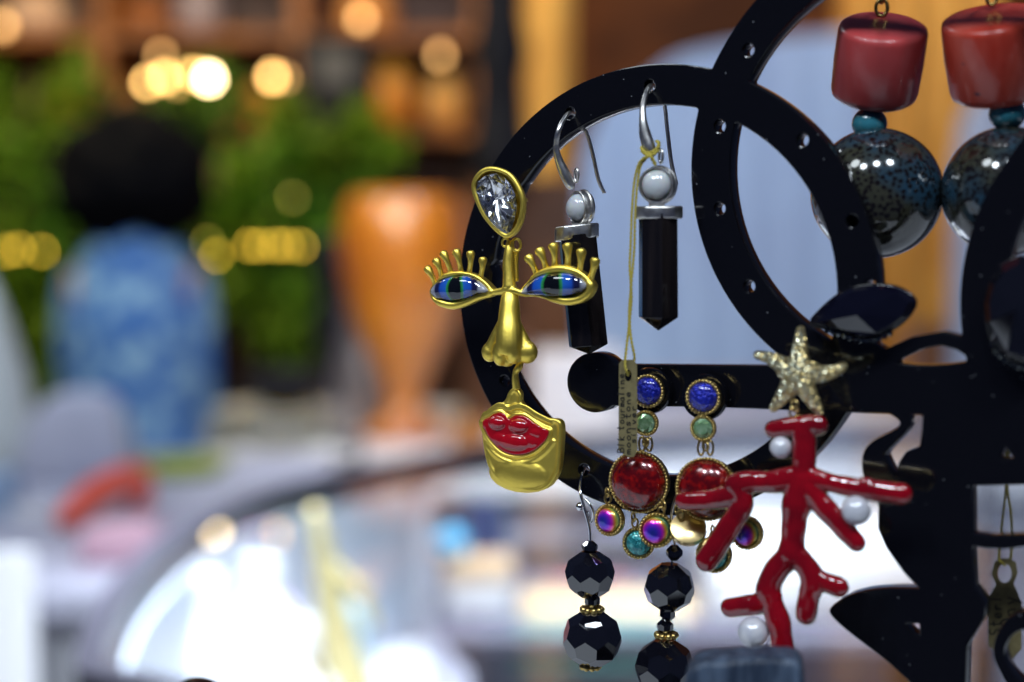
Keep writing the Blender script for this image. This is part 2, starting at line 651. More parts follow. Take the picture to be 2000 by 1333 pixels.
def sd_poly(pts):
    P = np.array(pts)
    d = np.full(GU.shape, 1e9)
    inside = np.zeros(GU.shape, bool)
    n = len(P)
    for i in range(n):
        a, b = P[i], P[(i + 1) % n]
        e = b - a
        wx, wy = GU - a[0], GV - a[1]
        t = np.clip((wx * e[0] + wy * e[1]) / (e @ e + 1e-18), 0, 1)
        d = np.minimum(d, (wx - e[0] * t) ** 2 + (wy - e[1] * t) ** 2)
        c = ((a[1] <= GV) & (b[1] > GV)) | ((b[1] <= GV) & (a[1] > GV))
        with np.errstate(divide='ignore', invalid='ignore'):
            xi = a[0] + (GV - a[1]) / (b[1] - a[1] + 1e-18) * e[0]
        inside ^= c & (GU < xi)
    d = np.sqrt(d)
    return np.where(inside, -d, d)


def pp(pts, smooth=0):
    q = [uvp(a, b) for a, b in (crom(pts, smooth, True) if smooth else pts)]
    return sd_poly(q)


def ringd(c, ro, ri):
    d = np.hypot(GU - c[0], GV - c[1])
    return np.maximum(d - ro, ri - d)


CA, CB = (0.0305, 0.0101), (0.0800, 0.0334)
CA2 = (0.1295, 0.0101)
RO, RI = 0.0425, 0.0350
F = ringd(CA, RO, RI)
F = np.minimum(F, ringd(CB, RO, RI))
F = np.minimum(F, ringd(CA2, RO, RI))
# bar with its round end
cu, cv = uvp(1160, 748)
F = np.minimum(F, np.hypot(GU - cu, GV - cv) - 0.0058)
F = np.minimum(F, pp([(1180, 713), (1500, 715), (1720, 728), (1990, 738), (2040, 800), (1803, 811), (1670, 807), (1400, 796), (1180, 793)]))
# shoulder between the rings, arch
F = np.minimum(F, pp([(1520, 690), (1600, 668), (1680, 655), (1728, 684), (1721, 725), (1760, 790), (1680, 800), (1560, 780)]))
F = np.minimum(F, pp([(1700, 712), (1729, 682), (1780, 659), (1840, 648), (1898, 662), (1953, 693), (2010, 735), (1918, 738), (1895, 702), (1868, 684), (1838, 676), (1800, 683), (1760, 701), (1719, 728)]))
# tendril, body, leaf, right-hand bars
F = np.minimum(F, pp([(1736, 806), (1757, 824), (1749, 838), (1705, 861), (1687, 882), (1683, 905), (1688, 935), (1712, 960), (1750, 950), (1747, 932), (1731, 900), (1731, 884), (1771, 843), (1776, 822), (1770, 806)], 4))
body = [(1803, 800), (1800, 840), (1795, 873), (1769, 882), (1754, 905), (1748, 938), (1700, 945), (1716, 989), (1714, 1033), (1730, 1070), (1764, 1118), (1794, 1149), (1800, 1200),
        (1785, 1335), (1790, 1500), (1770, 1760), (1730, 1960), (1980, 1960), (1900, 1700), (1884, 1400), (1889, 1264), (1905, 1237), (1923, 1206), (1925, 1179), (1903, 1148), (1899, 1070), (1899, 951), (1930, 930), (1960, 880), (2000, 800)]
F = np.minimum(F, pp(body))
F = np.minimum(F, pp([(1810, 1154), (1750, 1151), (1696, 1154), (1652, 1166), (1621, 1189), (1629, 1210), (1672, 1247), (1730, 1291), (1777, 1334), (1830, 1390), (1860, 1300), (1850, 1180)], 5))
F = np.minimum(F, pp([(1890, 899), (1960, 897), (2200, 890), (2200, 945), (1890, 950)]))
F = np.minimum(F, pp([(1890, 1044), (1940, 1048), (2000, 1046), (2150, 1030), (2160, 1066), (2040, 1064), (1960, 1074), (1925, 1072), (1890, 1066)]))
F = np.minimum(F, pp([(2000, 1196), (1968, 1208), (1945, 1243), (1939, 1277), (1950, 1308), (1975, 1345), (2040, 1372), (2110, 1340), (2130, 1270), (2100, 1215), (2050, 1195)], 4))
F = np.maximum(F, -pp([(2010, 1230), (1980, 1240), (1962, 1268), (1968, 1300), (1992, 1330), (2040, 1345), (2085, 1320), (2095, 1270), (2070, 1240)], 4))
F = np.minimum(F, pp([(2095, 1230), (2125, 1240), (2160, 1060), (2130, 1050)]))
# holes
HR = 0.00115
for hx, hy in [(1113, 222), (1268, 168), (1141, 918), (1332, 950), (1461, 98), (1405, 247), (1567, 274), (1405, 408), (1463, 560), (1664, 432), (1024, 368), (968, 520), (985, 745), (1700, 560), (1620, 880), (1030, 850)]:
    a, b = uvp(hx, hy)
    F = np.maximum(F, HR - np.hypot(GU - a, GV - b))
F = np.maximum(F, -pp([(1768, 1219), (1795, 1219), (1796, 1246), (1782, 1240), (1772, 1230)]))
F = np.maximum(F, -0.00001 + 0 * F) if False else F


def contours(F):
    nx, ny = F.shape
    seg = {}

    def ev(i, j, i2, j2):
        a, b = F[i, j], F[i2, j2]
        t = a / (a - b)
        return (gu[i] + (gu[i2] - gu[i]) * t, gv[j] + (gv[j2] - gv[j]) * t)
    S = F < 0
    case = S[:-1, :-1] * 1 + S[1:, :-1] * 2 + S[1:, 1:] * 4 + S[:-1, 1:] * 8
    nxt, pos = {}, {}
    TB = {1: [(3, 0)], 2: [(0, 1)], 3: [(3, 1)], 4: [(1, 2)], 5: [(3, 0), (1, 2)], 6: [(0, 2)], 7: [(3, 2)], 8: [(2, 3)], 9: [(2, 0)],
          10: [(0, 1), (2, 3)], 11: [(2, 1)], 12: [(1, 3)], 13: [(1, 0)], 14: [(0, 3)]}
    for i, j in zip(*np.nonzero((case > 0) & (case < 15))):
        E = {0: ('h', i, j), 1: ('v', i + 1, j), 2: ('h', i, j + 1), 3: ('v', i, j)}
        for a, b in TB[int(case[i, j])]:
            for k in (a, b):
                key = E[k]
                if key not in pos:
                    pos[key] = ev(key[1], key[2], key[1] + 1, key[2]) if key[0] == 'h' else ev(key[1], key[2], key[1], key[2] + 1)
            nxt[E[a]] = E[b]
    out = []
    while nxt:
        k0 = next(iter(nxt))
        c = [pos[k0]]
        k = nxt.pop(k0)
        while k != k0 and k in nxt:
            c.append(pos[k])
            k = nxt.pop(k)
        out.append(np.array(c))
    return out


def simplify(P, tol):
    keep = np.zeros(len(P), bool)
    far = int(np.argmax(((P - P[0]) ** 2).sum(1)))
    keep[0] = keep[far] = True
    st = [(0, far), (far, len(P))]
    while st:
        a, b = st.pop()
        if b - a < 2:
            continue
        A, B = P[a], P[b % len(P)]
        e = B - A
        q = P[a + 1:b] - A
        d = np.abs(q[:, 0] * e[1] - q[:, 1] * e[0]) / (np.hypot(*e) + 1e-12)
        k = int(np.argmax(d))
        if d[k] > tol:
            keep[a + 1 + k] = True
            st += [(a, a + 1 + k), (a + 1 + k, b)]
    return P[keep]


cu_ = bpy.data.curves.new('plate', 'CURVE')
cu_.dimensions = '2D'
cu_.fill_mode = 'BOTH'
cu_.extrude = T / 2 - 0.0002
cu_.bevel_depth = 0.0002
cu_.bevel_resolution = 1
cu_.offset = -0.0002
for c in contours(F):
    if len(c) < 10:
        continue
    c = (c + np.roll(c, 1, 0) * 0.5 + np.roll(c, -1, 0) * 0.5) / 2
    q = simplify(c, 0.000022)
    sp = cu_.splines.new('POLY')
    sp.points.add(len(q) - 1)
    for pt, (a, b) in zip(sp.points, q):
        pt.co = (a, b, 0, 1)
    sp.use_cyclic_u = True
tmp = bpy.data.objects.new('tmp', cu_)
COL.objects.link(tmp)
dg = bpy.context.evaluated_depsgraph_get()
dg.update()
pm = bpy.data.meshes.new_from_object(tmp.evaluated_get(dg))
bpy.data.objects.remove(tmp)
stand = thing('earring_stand', PL.O + PL.U * 0.083 + Vector((0, 0, -0.135)), YAW, 'black acrylic earring stand cut into round hoops and a leafy stem', 'earring stand')
mb = MB()
for v in pm.vertices:
    mb.v.append(PL.O + PL.U * v.co.x + PL.V * v.co.y + PL.W * (v.co.z - T / 2))
mb.f = [tuple(p.vertices) for p in pm.polygons]
mb.m = [0] * len(mb.f)
plate = mb.build('hoop_plate', acrylic, stand, sharp=35)
mb = MB()
c0 = PL.O + PL.U * 0.086 + PL.W * (-T / 2)
c0.z = -0.1355
mb.lathe(c0, Vector((1, 0, 0)), Vector((0, 1, 0)), Vector((0, 0, 1)), [(0, 0), (0.045, 0), (0.047, 0.002), (0.046, 0.005), (0, 0.006)], 48)
mb.build('base', acrylic, stand, sharp=35)


# ================================================================== small jewellery builders
def fr_on(px, py, w, yaw=YAW):
    return Fr(PL.p(px, py, w), yaw)


def wire(name, fr, pts, mat, parent, n=10, seg=8):
    p, r = cr_path(fr, pts, n)
    return MB().tube(p, r, seg).build(name, mat, parent)


def cabochon(t, fr, px, py, r, w, kind, rim=1.28, h=0.62, name='stone', yaw=None, pitch=0, beads=28, deep=0.5, metal=None):
    metal = metal or golda
    O = fr.p(px, py, w)
    f = Fr(O, fr_yaw(fr) if yaw is None else yaw, pitch)
    a = r * fr.s
    A = a * rim
    s_ = MB().lathe(O, f.U, f.V, f.W, [(0, -deep * a), (A * 0.86, -deep * a), (A * 0.96, -deep * a * 0.8), (A, -0.1 * a), (A * 0.98, 0.0 * a), (a * 1.04, 0.04 * a), (a * 1.0, 0.01 * a), (0, 0.0)], 40).build(name + '_setting', metal, t, sharp=50)
    mb = MB()
    for k in range(beads):
        g = 2 * math.pi * k / beads
        rr = (a * 1.02 + A) / 2
        mb.sphere(O + f.U * rr * math.cos(g) + f.V * rr * math.sin(g) + f.W * (0.13 * a), rr * math.pi / beads * 1.05, 8, 6)
    mb.build('beaded_rim', metal, s_)
    if kind == 'green':
        MB().lathe(O + f.W * (0.03 * a), f.U, f.V, f.W, [(0, 0), (a * 1.0, 0.0), (a, 0.00004), (0, 0.00004)], 32).build('foil', back[kind], s_, smooth=False, frame=(O, f.U, f.V, f.W))
    if kind == 'green':
        mb = MB()
        rg = lambda q, wv, n, o_: [O + f.U * (a * q * math.cos(2 * math.pi * (k + o_) / n)) + f.V * (a * q * math.sin(2 * math.pi * (k + o_) / n)) + f.W * (wv * a) for k in range(n)]
        mb.rings([rg(1.0, 0.06, 10, 0), rg(1.0, 0.12, 10, 0), rg(0.62, 0.42, 10, 0.5)])
        mb.build(name, M('green_crystal', (0.22, 0.42, 0.20), 0.10, 0.5, coat=1.0, mix=(420, (0.50, 0.72, 0.46), 0.42, 0.6)), s_, smooth=False)
    else:
        prof = [(0, 0.06 * a), (a, 0.06 * a)] + [(a * math.cos(q * math.pi / 2 / 10), 0.07 * a + h * a * math.sin(q * math.pi / 2 / 10)) for q in range(0, 10)] + [(0, 0.07 * a + h * a)]
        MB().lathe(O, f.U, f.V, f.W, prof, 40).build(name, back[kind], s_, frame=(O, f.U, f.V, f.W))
    return s_


def fr_yaw(fr):
    return math.degrees(math.atan2(-fr.W.x, -fr.W.y))


def link(name, fr, px, py, w, r, t, mat, parent, yaw=None, roll=0, rv=None):
    O = fr.p(px, py, w)
    f = Fr(O, fr_yaw(fr) if yaw is None else yaw)
    return MB().torus(O, f.U, f.V, r * fr.s, t * fr.s, 20, 8, (rv or r) * fr.s).build(name, mat, parent)


# ================================================================== the gold face earring
FE = fr_on(1000, 600, 0.0100, 26)
face = thing('face_earring', FE.p(1000, 962), 26, 'gold earring shaped like a face with lashed blue eyes, nose and red lips', 'earring')
S = FE.s
tear_o = [(965, 324), (997, 336), (1019, 367), (1027, 394), (1024, 427), (1013, 454), (1001, 466), (989, 468), (967, 451), (943, 421), (927, 386), (921, 362), (927, 343), (943, 328)]
tear_i = [(969, 339), (988, 349), (1001, 367), (1009, 392), (1007, 424), (997, 453), (987, 463), (962, 446), (940, 411), (930, 380), (930, 360), (944, 345)]
mid = []
TO = crom(tear_o, 4, True)
tc_ = np.array((968, 390))
mb = MB()
for wz in (-0.0012, -0.0004, 0.0005, 0.0014, 0.0020):
    mb.tube([FE.p(*(tc_ + (q - tc_) * 0.90), wz) for q in TO], [5.6 * S] * len(TO), 10, closed=True)
mb.prism([FE.p(*(tc_ + (q - tc_) * 0.95), -0.0008) for q in TO], -FE.W * 0.0012)
tset = mb.build('teardrop_setting', gold, face, remesh=0.00016, iters=5)
# teardrop crystal
ci = np.array(tear_i, float)
N = 16


def resample(P, n, off=0.0):
    P = np.array(crom(P, 8, True))
    d = np.r_[0, np.cumsum(np.hypot(*(np.roll(P, -1, 0) - P).T))]
    out = []
    for k in range(n):
        t = ((k + off) / n) % 1 * d[-1]
        i = min(int(np.searchsorted(d, t, 'right')) - 1, len(P) - 1)
        u = (t - d[i]) / (d[i + 1] - d[i] + 1e-12)
        out.append(P[i] * (1 - u) + P[(i + 1) % len(P)] * u)
    return np.array(out)


cc = np.array((972, 398))
rg = lambda sc_, w_, off, n=N: [FE.p(*(cc + (q - cc) * sc_), w_) for q in resample(ci, n, off)]
mb = MB()
mb.cur = 0
w0 = 0.0022
rings = [rg(1.0, w0, 0), rg(0.80, w0 + 0.0008, 0.5), rg(0.56, w0 + 0.0012, 0.0)]
mb.rings(rings, False, True)
mb.cur = 1
rnd = random.Random(5)
pv1 = [FE.p(*(cc + (q - cc) * rnd.uniform(0.55, 0.78)), w0 - rnd.uniform(0.0003, 0.0013)) for q in resample(ci, N, 0.5)]
pv2 = [FE.p(*(cc + (q - cc) * rnd.uniform(0.25, 0.45)), w0 - rnd.uniform(0.0008, 0.0019)) for q in resample(ci, N, 0.0)]
culet = [FE.p(977, 382, w0 - 0.0024)]
tri = MB()
for A, B in ((rings[0], pv1), (pv1, pv2)):
    for k in range(N):
        o_ = 1 if A is pv1 else 0
        a, b = A[k], A[(k + 1) % N]
        c, d = B[k], B[(k + 1) % N]
        if A is rings[0]:
            mb.add([a, b, c], [(0, 1, 2)])
            mb.add([b, d, c], [(0, 1, 2)])
        else:
            mb.add([a, d, c], [(0, 1, 2)])
            mb.add([a, b, d], [(0, 1, 2)])
for k in range(N):
    mb.add([pv2[k], pv2[(k + 1) % N], culet[0]], [(0, 1, 2)])
cry = mb.build('teardrop_crystal', [crystal, foil], tset, smooth=False)
bm = bmesh.new()
bm.from_mesh(cry.data)
bmesh.ops.remove_doubles(bm, verts=bm.verts, dist=1e-6)
bmesh.ops.recalc_face_normals(bm, faces=bm.faces)
bm.to_mesh(cry.data)
bm.free()
MB().tube([FE.p(975, 390, -0.0015), FE.p(975, 390, -0.0015) - FE.W * 0.012], 4 * S, 8).build('ear_post', gold, tset)
link('link', FE, 987, 474, 0.0005, 7, 2.6, gold, face, rv=8)
link('link', FE, 1008, 479, 0.0, 9, 3.0, gold, face, rv=12, yaw=-10)
# brow frame: forehead bar, bridge, two eye sockets
le_o = [(839, 570), (849, 592), (867, 602), (889, 605), (913, 598), (940, 586), (962, 580), (968, 570), (959, 559), (946, 546), (927, 535), (905, 530), (884, 530), (865, 536), (851, 551)]
le_i = [(841, 569), (854, 552), (878, 542), (903, 539), (927, 544), (943, 555), (953, 566), (951, 571), (935, 574), (916, 581), (892, 588), (870, 586), (851, 582)]
re_o = [(1014, 572), (1032, 548), (1043, 535), (1065, 523), (1092, 517), (1119, 521), (1140, 532), (1154, 546), (1162, 557), (1160, 570), (1151, 583), (1135, 593), (1111, 597), (1086, 593), (1062, 584), (1043, 580), (1021, 580)]
re_i = [(1017, 571), (1035, 551), (1054, 540), (1078, 534), (1105, 534), (1127, 539), (1140, 548), (1146, 558), (1140, 567), (1124, 574), (1100, 579), (1075, 580), (1057, 577), (1038, 576), (1024, 575)]


def socket(mb, o, i, cx, cyy):
    O_ = crom(o, 5, True)
    c = np.array((cx, cyy))
    mb.prism([FE.p(*(c + (q - c) * 0.97), 0.0002) for q in O_], -FE.W * 0.0020)
    I_ = np.array(crom(i, 6, True))
    path, rad = [], []
    for q in O_:
        k = int(np.argmin(((I_ - q) ** 2).sum(1)))
        g = np.hypot(*(I_[k] - q))
        r_ = max(3.6, min(8.5, g * 0.55))
        dirv = (I_[k] - q) / (g + 1e-6) if g > 2 else (c - q) / np.hypot(*(c - q))
        path.append(FE.p(*(q + dirv * r_), 0.0008))
        rad.append(r_ * S)
    mb.tube(path, rad, 10, closed=True)


mb = MB()
socket(mb, le_o, le_i, 900, 566)
socket(mb, re_o, re_i, 1088, 557)
p_, r_ = cr_path(FE, [(955, 571, 0.6, 7), (975, 570, 1.0, 7), (997, 567, 1.4, 9), (1015, 572, 1.0, 7), (1030, 575, 0.6, 6)], 6)
mb.tube(p_, r_, 12)
p_, r_ = cr_path(FE, [(997, 472, -0.4, 8), (995, 490, 0.2, 10), (993, 515, 0.5, 11.5), (994, 540, 0.8, 12), (995, 562, 1.0, 14)], 6)
mb.tube(p_, r_, 12)
p_, r_ = cr_path(FE, [(1008, 486, -0.6, 7), (1006, 515, -0.6, 7), (1006, 550, -0.2, 8)], 6)
mb.tube(p_, r_, 12)
brow = mb.build('brow_frame', gold, face, remesh=0.00015, iters=5)
LL = [((850, 554), (834, 524)), ((862, 538), (851, 508)), ((880, 530), (865, 494)), ((900, 528), (890.5, 490)), ((917, 531), (919, 493)), ((939, 540), (943, 505)),
      ((1047, 532), (1031, 502)), ((1066, 521), (1052.5, 488)), ((1084, 516), (1079.5, 478)), ((1109, 517), (1108, 478)), ((1132, 531), (1135, 489)), ((1154, 542), (1163, 507))]
for (bx, by), (tx, ty) in LL:
    d = np.array((tx - bx, ty - by), float)
    L = np.hypot(*d)
    d /= L
    nrm = np.array((-d[1], d[0]))
    pts = []
    big = 1.30 if bx > 1000 else 1.12
    for t_, r_ in ((-0.12, 5.6), (0.15, 4.6), (0.4, 4.7), (0.62, 5.6), (0.8, 7.0), (0.93, 7.6), (1.03, 6.2), (1.08, 3.4), (1.10, 0.4)):
        q = np.array((bx, by)) + d * L * t_ + nrm * math.sin(t_ * 3) * 1.2
        pts.append((q[0], q[1], 0.3 + 0.9 * math.sin(max(0, min(1, t_)) * 2.4), r_ * big))
    wire('lash', FE, pts, gold, brow, 4, 12)


def eye(pts, cx, cyy, hw, pupil):
    mb = MB()
    P = crom(pts, 5, True)
    c = np.array((cx, cyy))
    rr = []
    for k in range(0, 8):
        a = math.pi / 2 * k / 8
        rr.append([FE.p(*(c + (q - c) * math.cos(a)), 0.0012 + 0.0017 * math.sin(a)) for q in P])
    base = [FE.p(*q, 0.0002) for q in P]
    mb.rings([base] + rr + [[FE.p(cx, cyy, 0.0029)]])
    O = FE.p(cx, cyy, 0.0012)
    k = hw * S
    half = [(0.24, (0.003, 0.004, 0.006)), (0.27, (0.015, 0.16, 0.03)), (0.34, (0.03, 0.24, 0.10)), (0.38, (0.015, 0.11, 0.50)), (0.62, (0.012, 0.07, 0.42)), (0.70, (0.008, 0.012, 0.07)), (0.85, (0.010, 0.010, 0.04)), (0.90, (0.22, 0.23, 0.30)), (1.0, (0.42, 0.42, 0.47))]
    stops = [(-a, c_) for a, c_ in half[::-1]] + half
    m = ramp_mat('painted_eye', 'x', [((a * hw + pupil) * S, c_) for a, c_ in stops], 0.05)
    # rounded iris: bend the bands with the eye's height
    nt = m.node_tree
    sp_ = [n for n in nt.nodes if n.type == 'SEPXYZ'][0]
    mr = [n for n in nt.nodes if n.type == 'MAP_RANGE'][0]
    y2 = nt.nodes.new('ShaderNodeMath'); y2.operation = 'MULTIPLY'
    nt.links.new(sp_.outputs[1], y2.inputs[0]); nt.links.new(sp_.outputs[1], y2.inputs[1])
    xo = nt.nodes.new('ShaderNodeMath'); xo.operation = 'SUBTRACT'; xo.inputs[1].default_value = pupil * S
    nt.links.new(sp_.outputs[0], xo.inputs[0])
    sg = nt.nodes.new('ShaderNodeMath'); sg.operation = 'SIGN'; nt.links.new(xo.outputs[0], sg.inputs[0])
    ml = nt.nodes.new('ShaderNodeMath'); ml.operation = 'MULTIPLY'; nt.links.new(y2.outputs[0], ml.inputs[0]); nt.links.new(sg.outputs[0], ml.inputs[1])
    ad = nt.nodes.new('ShaderNodeMath'); ad.operation = 'MULTIPLY_ADD'; ad.inputs[1].default_value = 140.0
    nt.links.new(ml.outputs[0], ad.inputs[0]); nt.links.new(sp_.outputs[0], ad.inputs[2])
    nt.links.new(ad.outputs[0], mr.inputs[0])
    return mb.build('eye', m, brow, frame=(O, FE.U, FE.V, FE.W))


eye(le_i, 896, 564, 56, -1)
eye(re_i, 1084, 557, 65, 0)
# nose
mb = MB()


def ell(mb, fr, px, py, w, rx, ry, rw):
    return mb.sphere(fr.p(px, py, w * 1e-3), (rx * fr.s, ry * fr.s, rw * fr.s), 18, 12, (fr.U, fr.V, fr.W))


p_, r_ = cr_path(FE, [(996, 572, 0.6, 15), (996, 590, 1.2, 19), (995, 620, 1.9, 22), (995, 650, 2.6, 26), (995, 676, 3.0, 27), (994, 692, 3.0, 24)], 6)
mb.tube(p_, r_, 18)
ell(mb, FE, 978, 690, 3.0, 16, 26, 20)
ell(mb, FE, 1005, 688, 3.0, 17, 24, 20)
ell(mb, FE, 957, 688, 1.4, 17, 20, 16)
mb.capsule(FE.p(958, 686, 0.0014), FE.p(978, 632, 0.0016), 15 * S, 8 * S)
ell(mb, FE, 1029, 688, 1.6, 22, 23, 18)
mb.capsule(FE.p(1027, 686, 0.0016), FE.p(1010, 630, 0.0016), 18 * S, 8 * S)
ell(mb, FE, 990, 706, 2.0, 16, 11, 14)
nose = mb.build('nose', gold, face, remesh=0.00018, iters=7)
mb = MB()
p_, r_ = cr_path(FE, [(1017, 700, 0.6, 6), (1014, 716, 0.9, 7.5), (1007, 728, 0.9, 6.5), (1007, 745, 0.7, 7.5), (1009, 760, 0.4, 8)], 6)
mb.tube(p_, r_, 12)
mb.build('chin_hanger', gold, face, remesh=0.00014, iters=4)
# chin plate
chin = [(942, 807), (951, 803), (962, 801), (978, 791), (990, 778), (996, 764), (1006, 757), (1016, 768), (1017, 785), (1030, 799), (1048, 810), (1070, 818), (1088, 819), (1098, 829), (1098, 861), (1094, 910), (1086, 934),
        (1070, 953), (1048, 961), (1021, 959), (989, 949), (967, 932), (953, 910), (946, 883), (942, 850), (940, 818)]
lips = [(942, 824), (957, 816), (971, 808), (983, 808), (994, 820), (1007, 813), (1024, 814), (1043, 827), (1059, 837), (1071, 842), (1067, 857), (1056, 870), (1038, 883), (1016, 889), (994, 887), (976, 878), (959, 861), (948, 843)]
mb = MB()
mb.prism(outline(FE, chin, 0.0004, 4), -FE.W * 0.0016)
c = np.array((1019, 868))
CH = crom(chin, 5, True)
mb.tube([FE.p(*(q + (c - q) / np.hypot(*(c - q)) * 4.5), 0.0003) for q in CH], 4.6 * S, 10, closed=True)
LP = crom(lips, 5, True)
c2 = np.array((1008, 848))
mb.tube([FE.p(*(q - (c2 - q) / np.hypot(*(c2 - q)) * 3.5), 0.0006) for q in LP], 4.0 * S, 10, closed=True)
for off in (9, 15):
    up = [(942 + off * 0.4, 818 - off * .7), (960, 812 - off), (977, 803 - off), (993, 811 - off), (1008, 806 - off), (1026, 808 - off), (1050, 823 - off), (1078, 837 - off)]
    mb.tube([FE.p(a, b, 0.0006) for a, b in crom(up, 5)], 2.8 * S, 8)
ell(mb, FE, 1020, 926, -0.5, 74, 38, 17)
mb.tube([FE.p(a, b, 0.0002) for a, b in crom([(950, 866), (966, 886), (988, 900), (1012, 905), (1040, 900), (1066, 882), (1084, 860)], 5)], 6.0 * S, 10)
chinp = mb.build('chin_plate', gold, face, remesh=0.00016, iters=8)
mb = MB()
mb.prism(outline(FE, lips, 0.0012, 4), -FE.W * 0.0010)
for a in ((972, 826, 1.0, 19, 13, 12), (1014, 832, 1.0, 22, 14, 12), (1048, 846, 0.7, 17, 11, 8), (952, 832, 0.7, 11, 9, 6), (1006, 864, 0.9, 36, 17, 11), (978, 858, 0.8, 20, 14, 8), (1038, 862, 0.8, 20, 14, 8)):
    ell(mb, FE, *a)
mb.build('lips', lipm, chinp, remesh=0.00014, iters=6)


# ================================================================== moonstone and black tourmaline earrings
def moon_earring(label, hook, tail, loop, bez, bezr, bezyaw, cap, xt, wv):
    """hook, tail: (px,py,w,r); cap: (x0,x1,y0,y1); xt: crystal outline px"""
    t = thing('tourmaline_earring', PL.p(xt[4][0], xt[4][1], wv), YAW, label, 'earring', 'pair of moonstone and black crystal earrings')
    hk = wire('ear_hook', PL, [(a, b, c_, d_ * 1.22) for a, b, c_, d_ in hook], silver, t, 8, 12)
    wire('hook_tail', PL, tail, silver, hk, 8, 10)
    f = Fr(PL.p(bez[0], bez[1], wv), bezyaw)
    a = bezr * f.s
    link('loop', Fr(PL.p(*loop, wv), 60), loop[0], loop[1], 0, 6, 2.6, silver, t, rv=13)
    O = f.O
    mb = MB().lathe(O, f.U, f.V, f.W, [(0, -0.55 * a), (0.9 * a, -0.55 * a), (1.0 * a, -0.3 * a), (1.02 * a, 0.0), (0.99 * a, 0.14 * a), (0.88 * a, 0.16 * a), (0.84 * a, 0.0), (0, -0.02 * a)], 40)
    mb.torus(O - f.W * 0.30 * a, f.U, f.V, 1.01 * a, 0.075 * a, 36, 8)
    mb.torus(O + f.W * 0.12 * a, f.U, f.V, 0.95 * a, 0.06 * a, 36, 8)
    mb.box(O + Vector((-0.4 * a, -0.3 * a, -1.25 * a)), O + Vector((0.4 * a, 0.3 * a, -0.85 * a)))
    bz = mb.build('bezel', silver, t, sharp=40)
    prof = [(0, 0), (0.84 * a, 0)] + [(0.84 * a * math.cos(q * math.pi / 20), 0.02 * a + 0.72 * a * math.sin(q * math.pi / 20)) for q in range(10)] + [(0, 0.74 * a)]
    MB().lathe(O, f.U, f.V, f.W, prof, 36).build('moonstone', moon, bz)
    # silver cap: a short six-sided collar
    x0, x1, y0, y1 = cap
    cA, cB = PL.p((x0 + x1) / 2, y0, wv), PL.p((x0 + x1) / 2, y1, wv)
    hw = (x1 - x0) / 2 * f.s
    ax = ((PL.p((xt[0][0] + xt[1][0]) / 2, (xt[0][1] + xt[1][1]) / 2, wv)) - PL.p((xt[2][0] + xt[3][0]) / 2, (xt[2][1] + xt[3][1]) / 2, wv)).normalized()
    X = Vector((1, 0, 0))
    X = (X - ax * X.dot(ax)).normalized()
    Yv = ax.cross(X)

    def hexa(c, r, rot=0.0, n=6, sq=0.85):
        return [c + X * (r * math.cos(2 * math.pi * (k + rot) / n)) + Yv * (r * sq * math.sin(2 * math.pi * (k + rot) / n)) for k in range(n)]
    mb = MB().rings([hexa(cB, hw * 1.07, 0.5, 10, 0.8), hexa(cA, hw * 1.07, 0.5, 10, 0.8)])
    mb.build('silver_cap', silver, t, bevel=0.0004, sharp=30)
    tl, tr, bl, br, tip = [PL.p(q[0], q[1], wv) for q in xt]
    top, bot = (tl + tr) / 2, (bl + br) / 2
    r = (tr - tl).length / 2 * 0.885
    mb = MB().rings([hexa(top + ax * 0.001, r * 1.15, 0.58, 6, 1.0), hexa(bot, r * 1.18, 0.58, 6, 1.0), [bot - ax * ((bot - tip).length)]])
    mb.build('black_crystal', tourm, t, smooth=False, bevel=0.00012)
    return t


moon_earring('moonstone and black crystal earring turned aside, half hidden behind the gold lashes',
             [(1118, 222, -4.0, 3.6), (1113, 221, -1, 3.6), (1104, 229, 2.5, 3.6), (1091, 255, 5, 4), (1086, 285, 4.5, 4.6), (1090, 308, 4, 6), (1101, 336, 3.4, 8), (1112, 358, 2.8, 8), (1117, 368, 2.6, 5), (1118, 371, 2.6, 1)],
             [(1118, 222, -4.0, 3.6), (1132, 236, -6.5, 3.6), (1145, 258, -8, 3.7), (1156, 293, -9, 3.8), (1167, 344, -9.5, 3.9), (1173, 362, -9.8, 3.9), (1181, 378, -10, 3.4)],
             (1126, 343), (1131, 407), 34, 62, (1084, 1169, 440, 469), [(1093, 471), (1164, 468), (1113, 678), (1186, 673), (1147, 692)], 0.0022)
m2 = moon_earring('moonstone and black crystal earring facing front with a yellow thread at its hook',
                  [(1276, 168, -4.0, 3.8), (1270, 168, -1, 3.8), (1263, 180, 2.5, 3.8), (1256, 207, 5, 4.4), (1256, 236, 6, 6), (1260, 263, 6, 9), (1267, 286, 6, 9.5), (1274, 300, 6, 7), (1277, 306, 6, 2)],
                  [(1276, 168, -4.0, 3.6), (1288, 182, -6.5, 3.6), (1298, 206, -8, 3.8), (1303, 250, -9, 3.9), (1310, 309, -9.5, 4), (1316, 340, -9.7, 4), (1322, 361, -10, 3.2)],
                  (1291, 306), (1283, 362), 36, 24, (1241, 1332, 403, 428), [(1249, 428), (1322, 428), (1248, 619), (1324, 621), (1281, 646)], 0.0062)

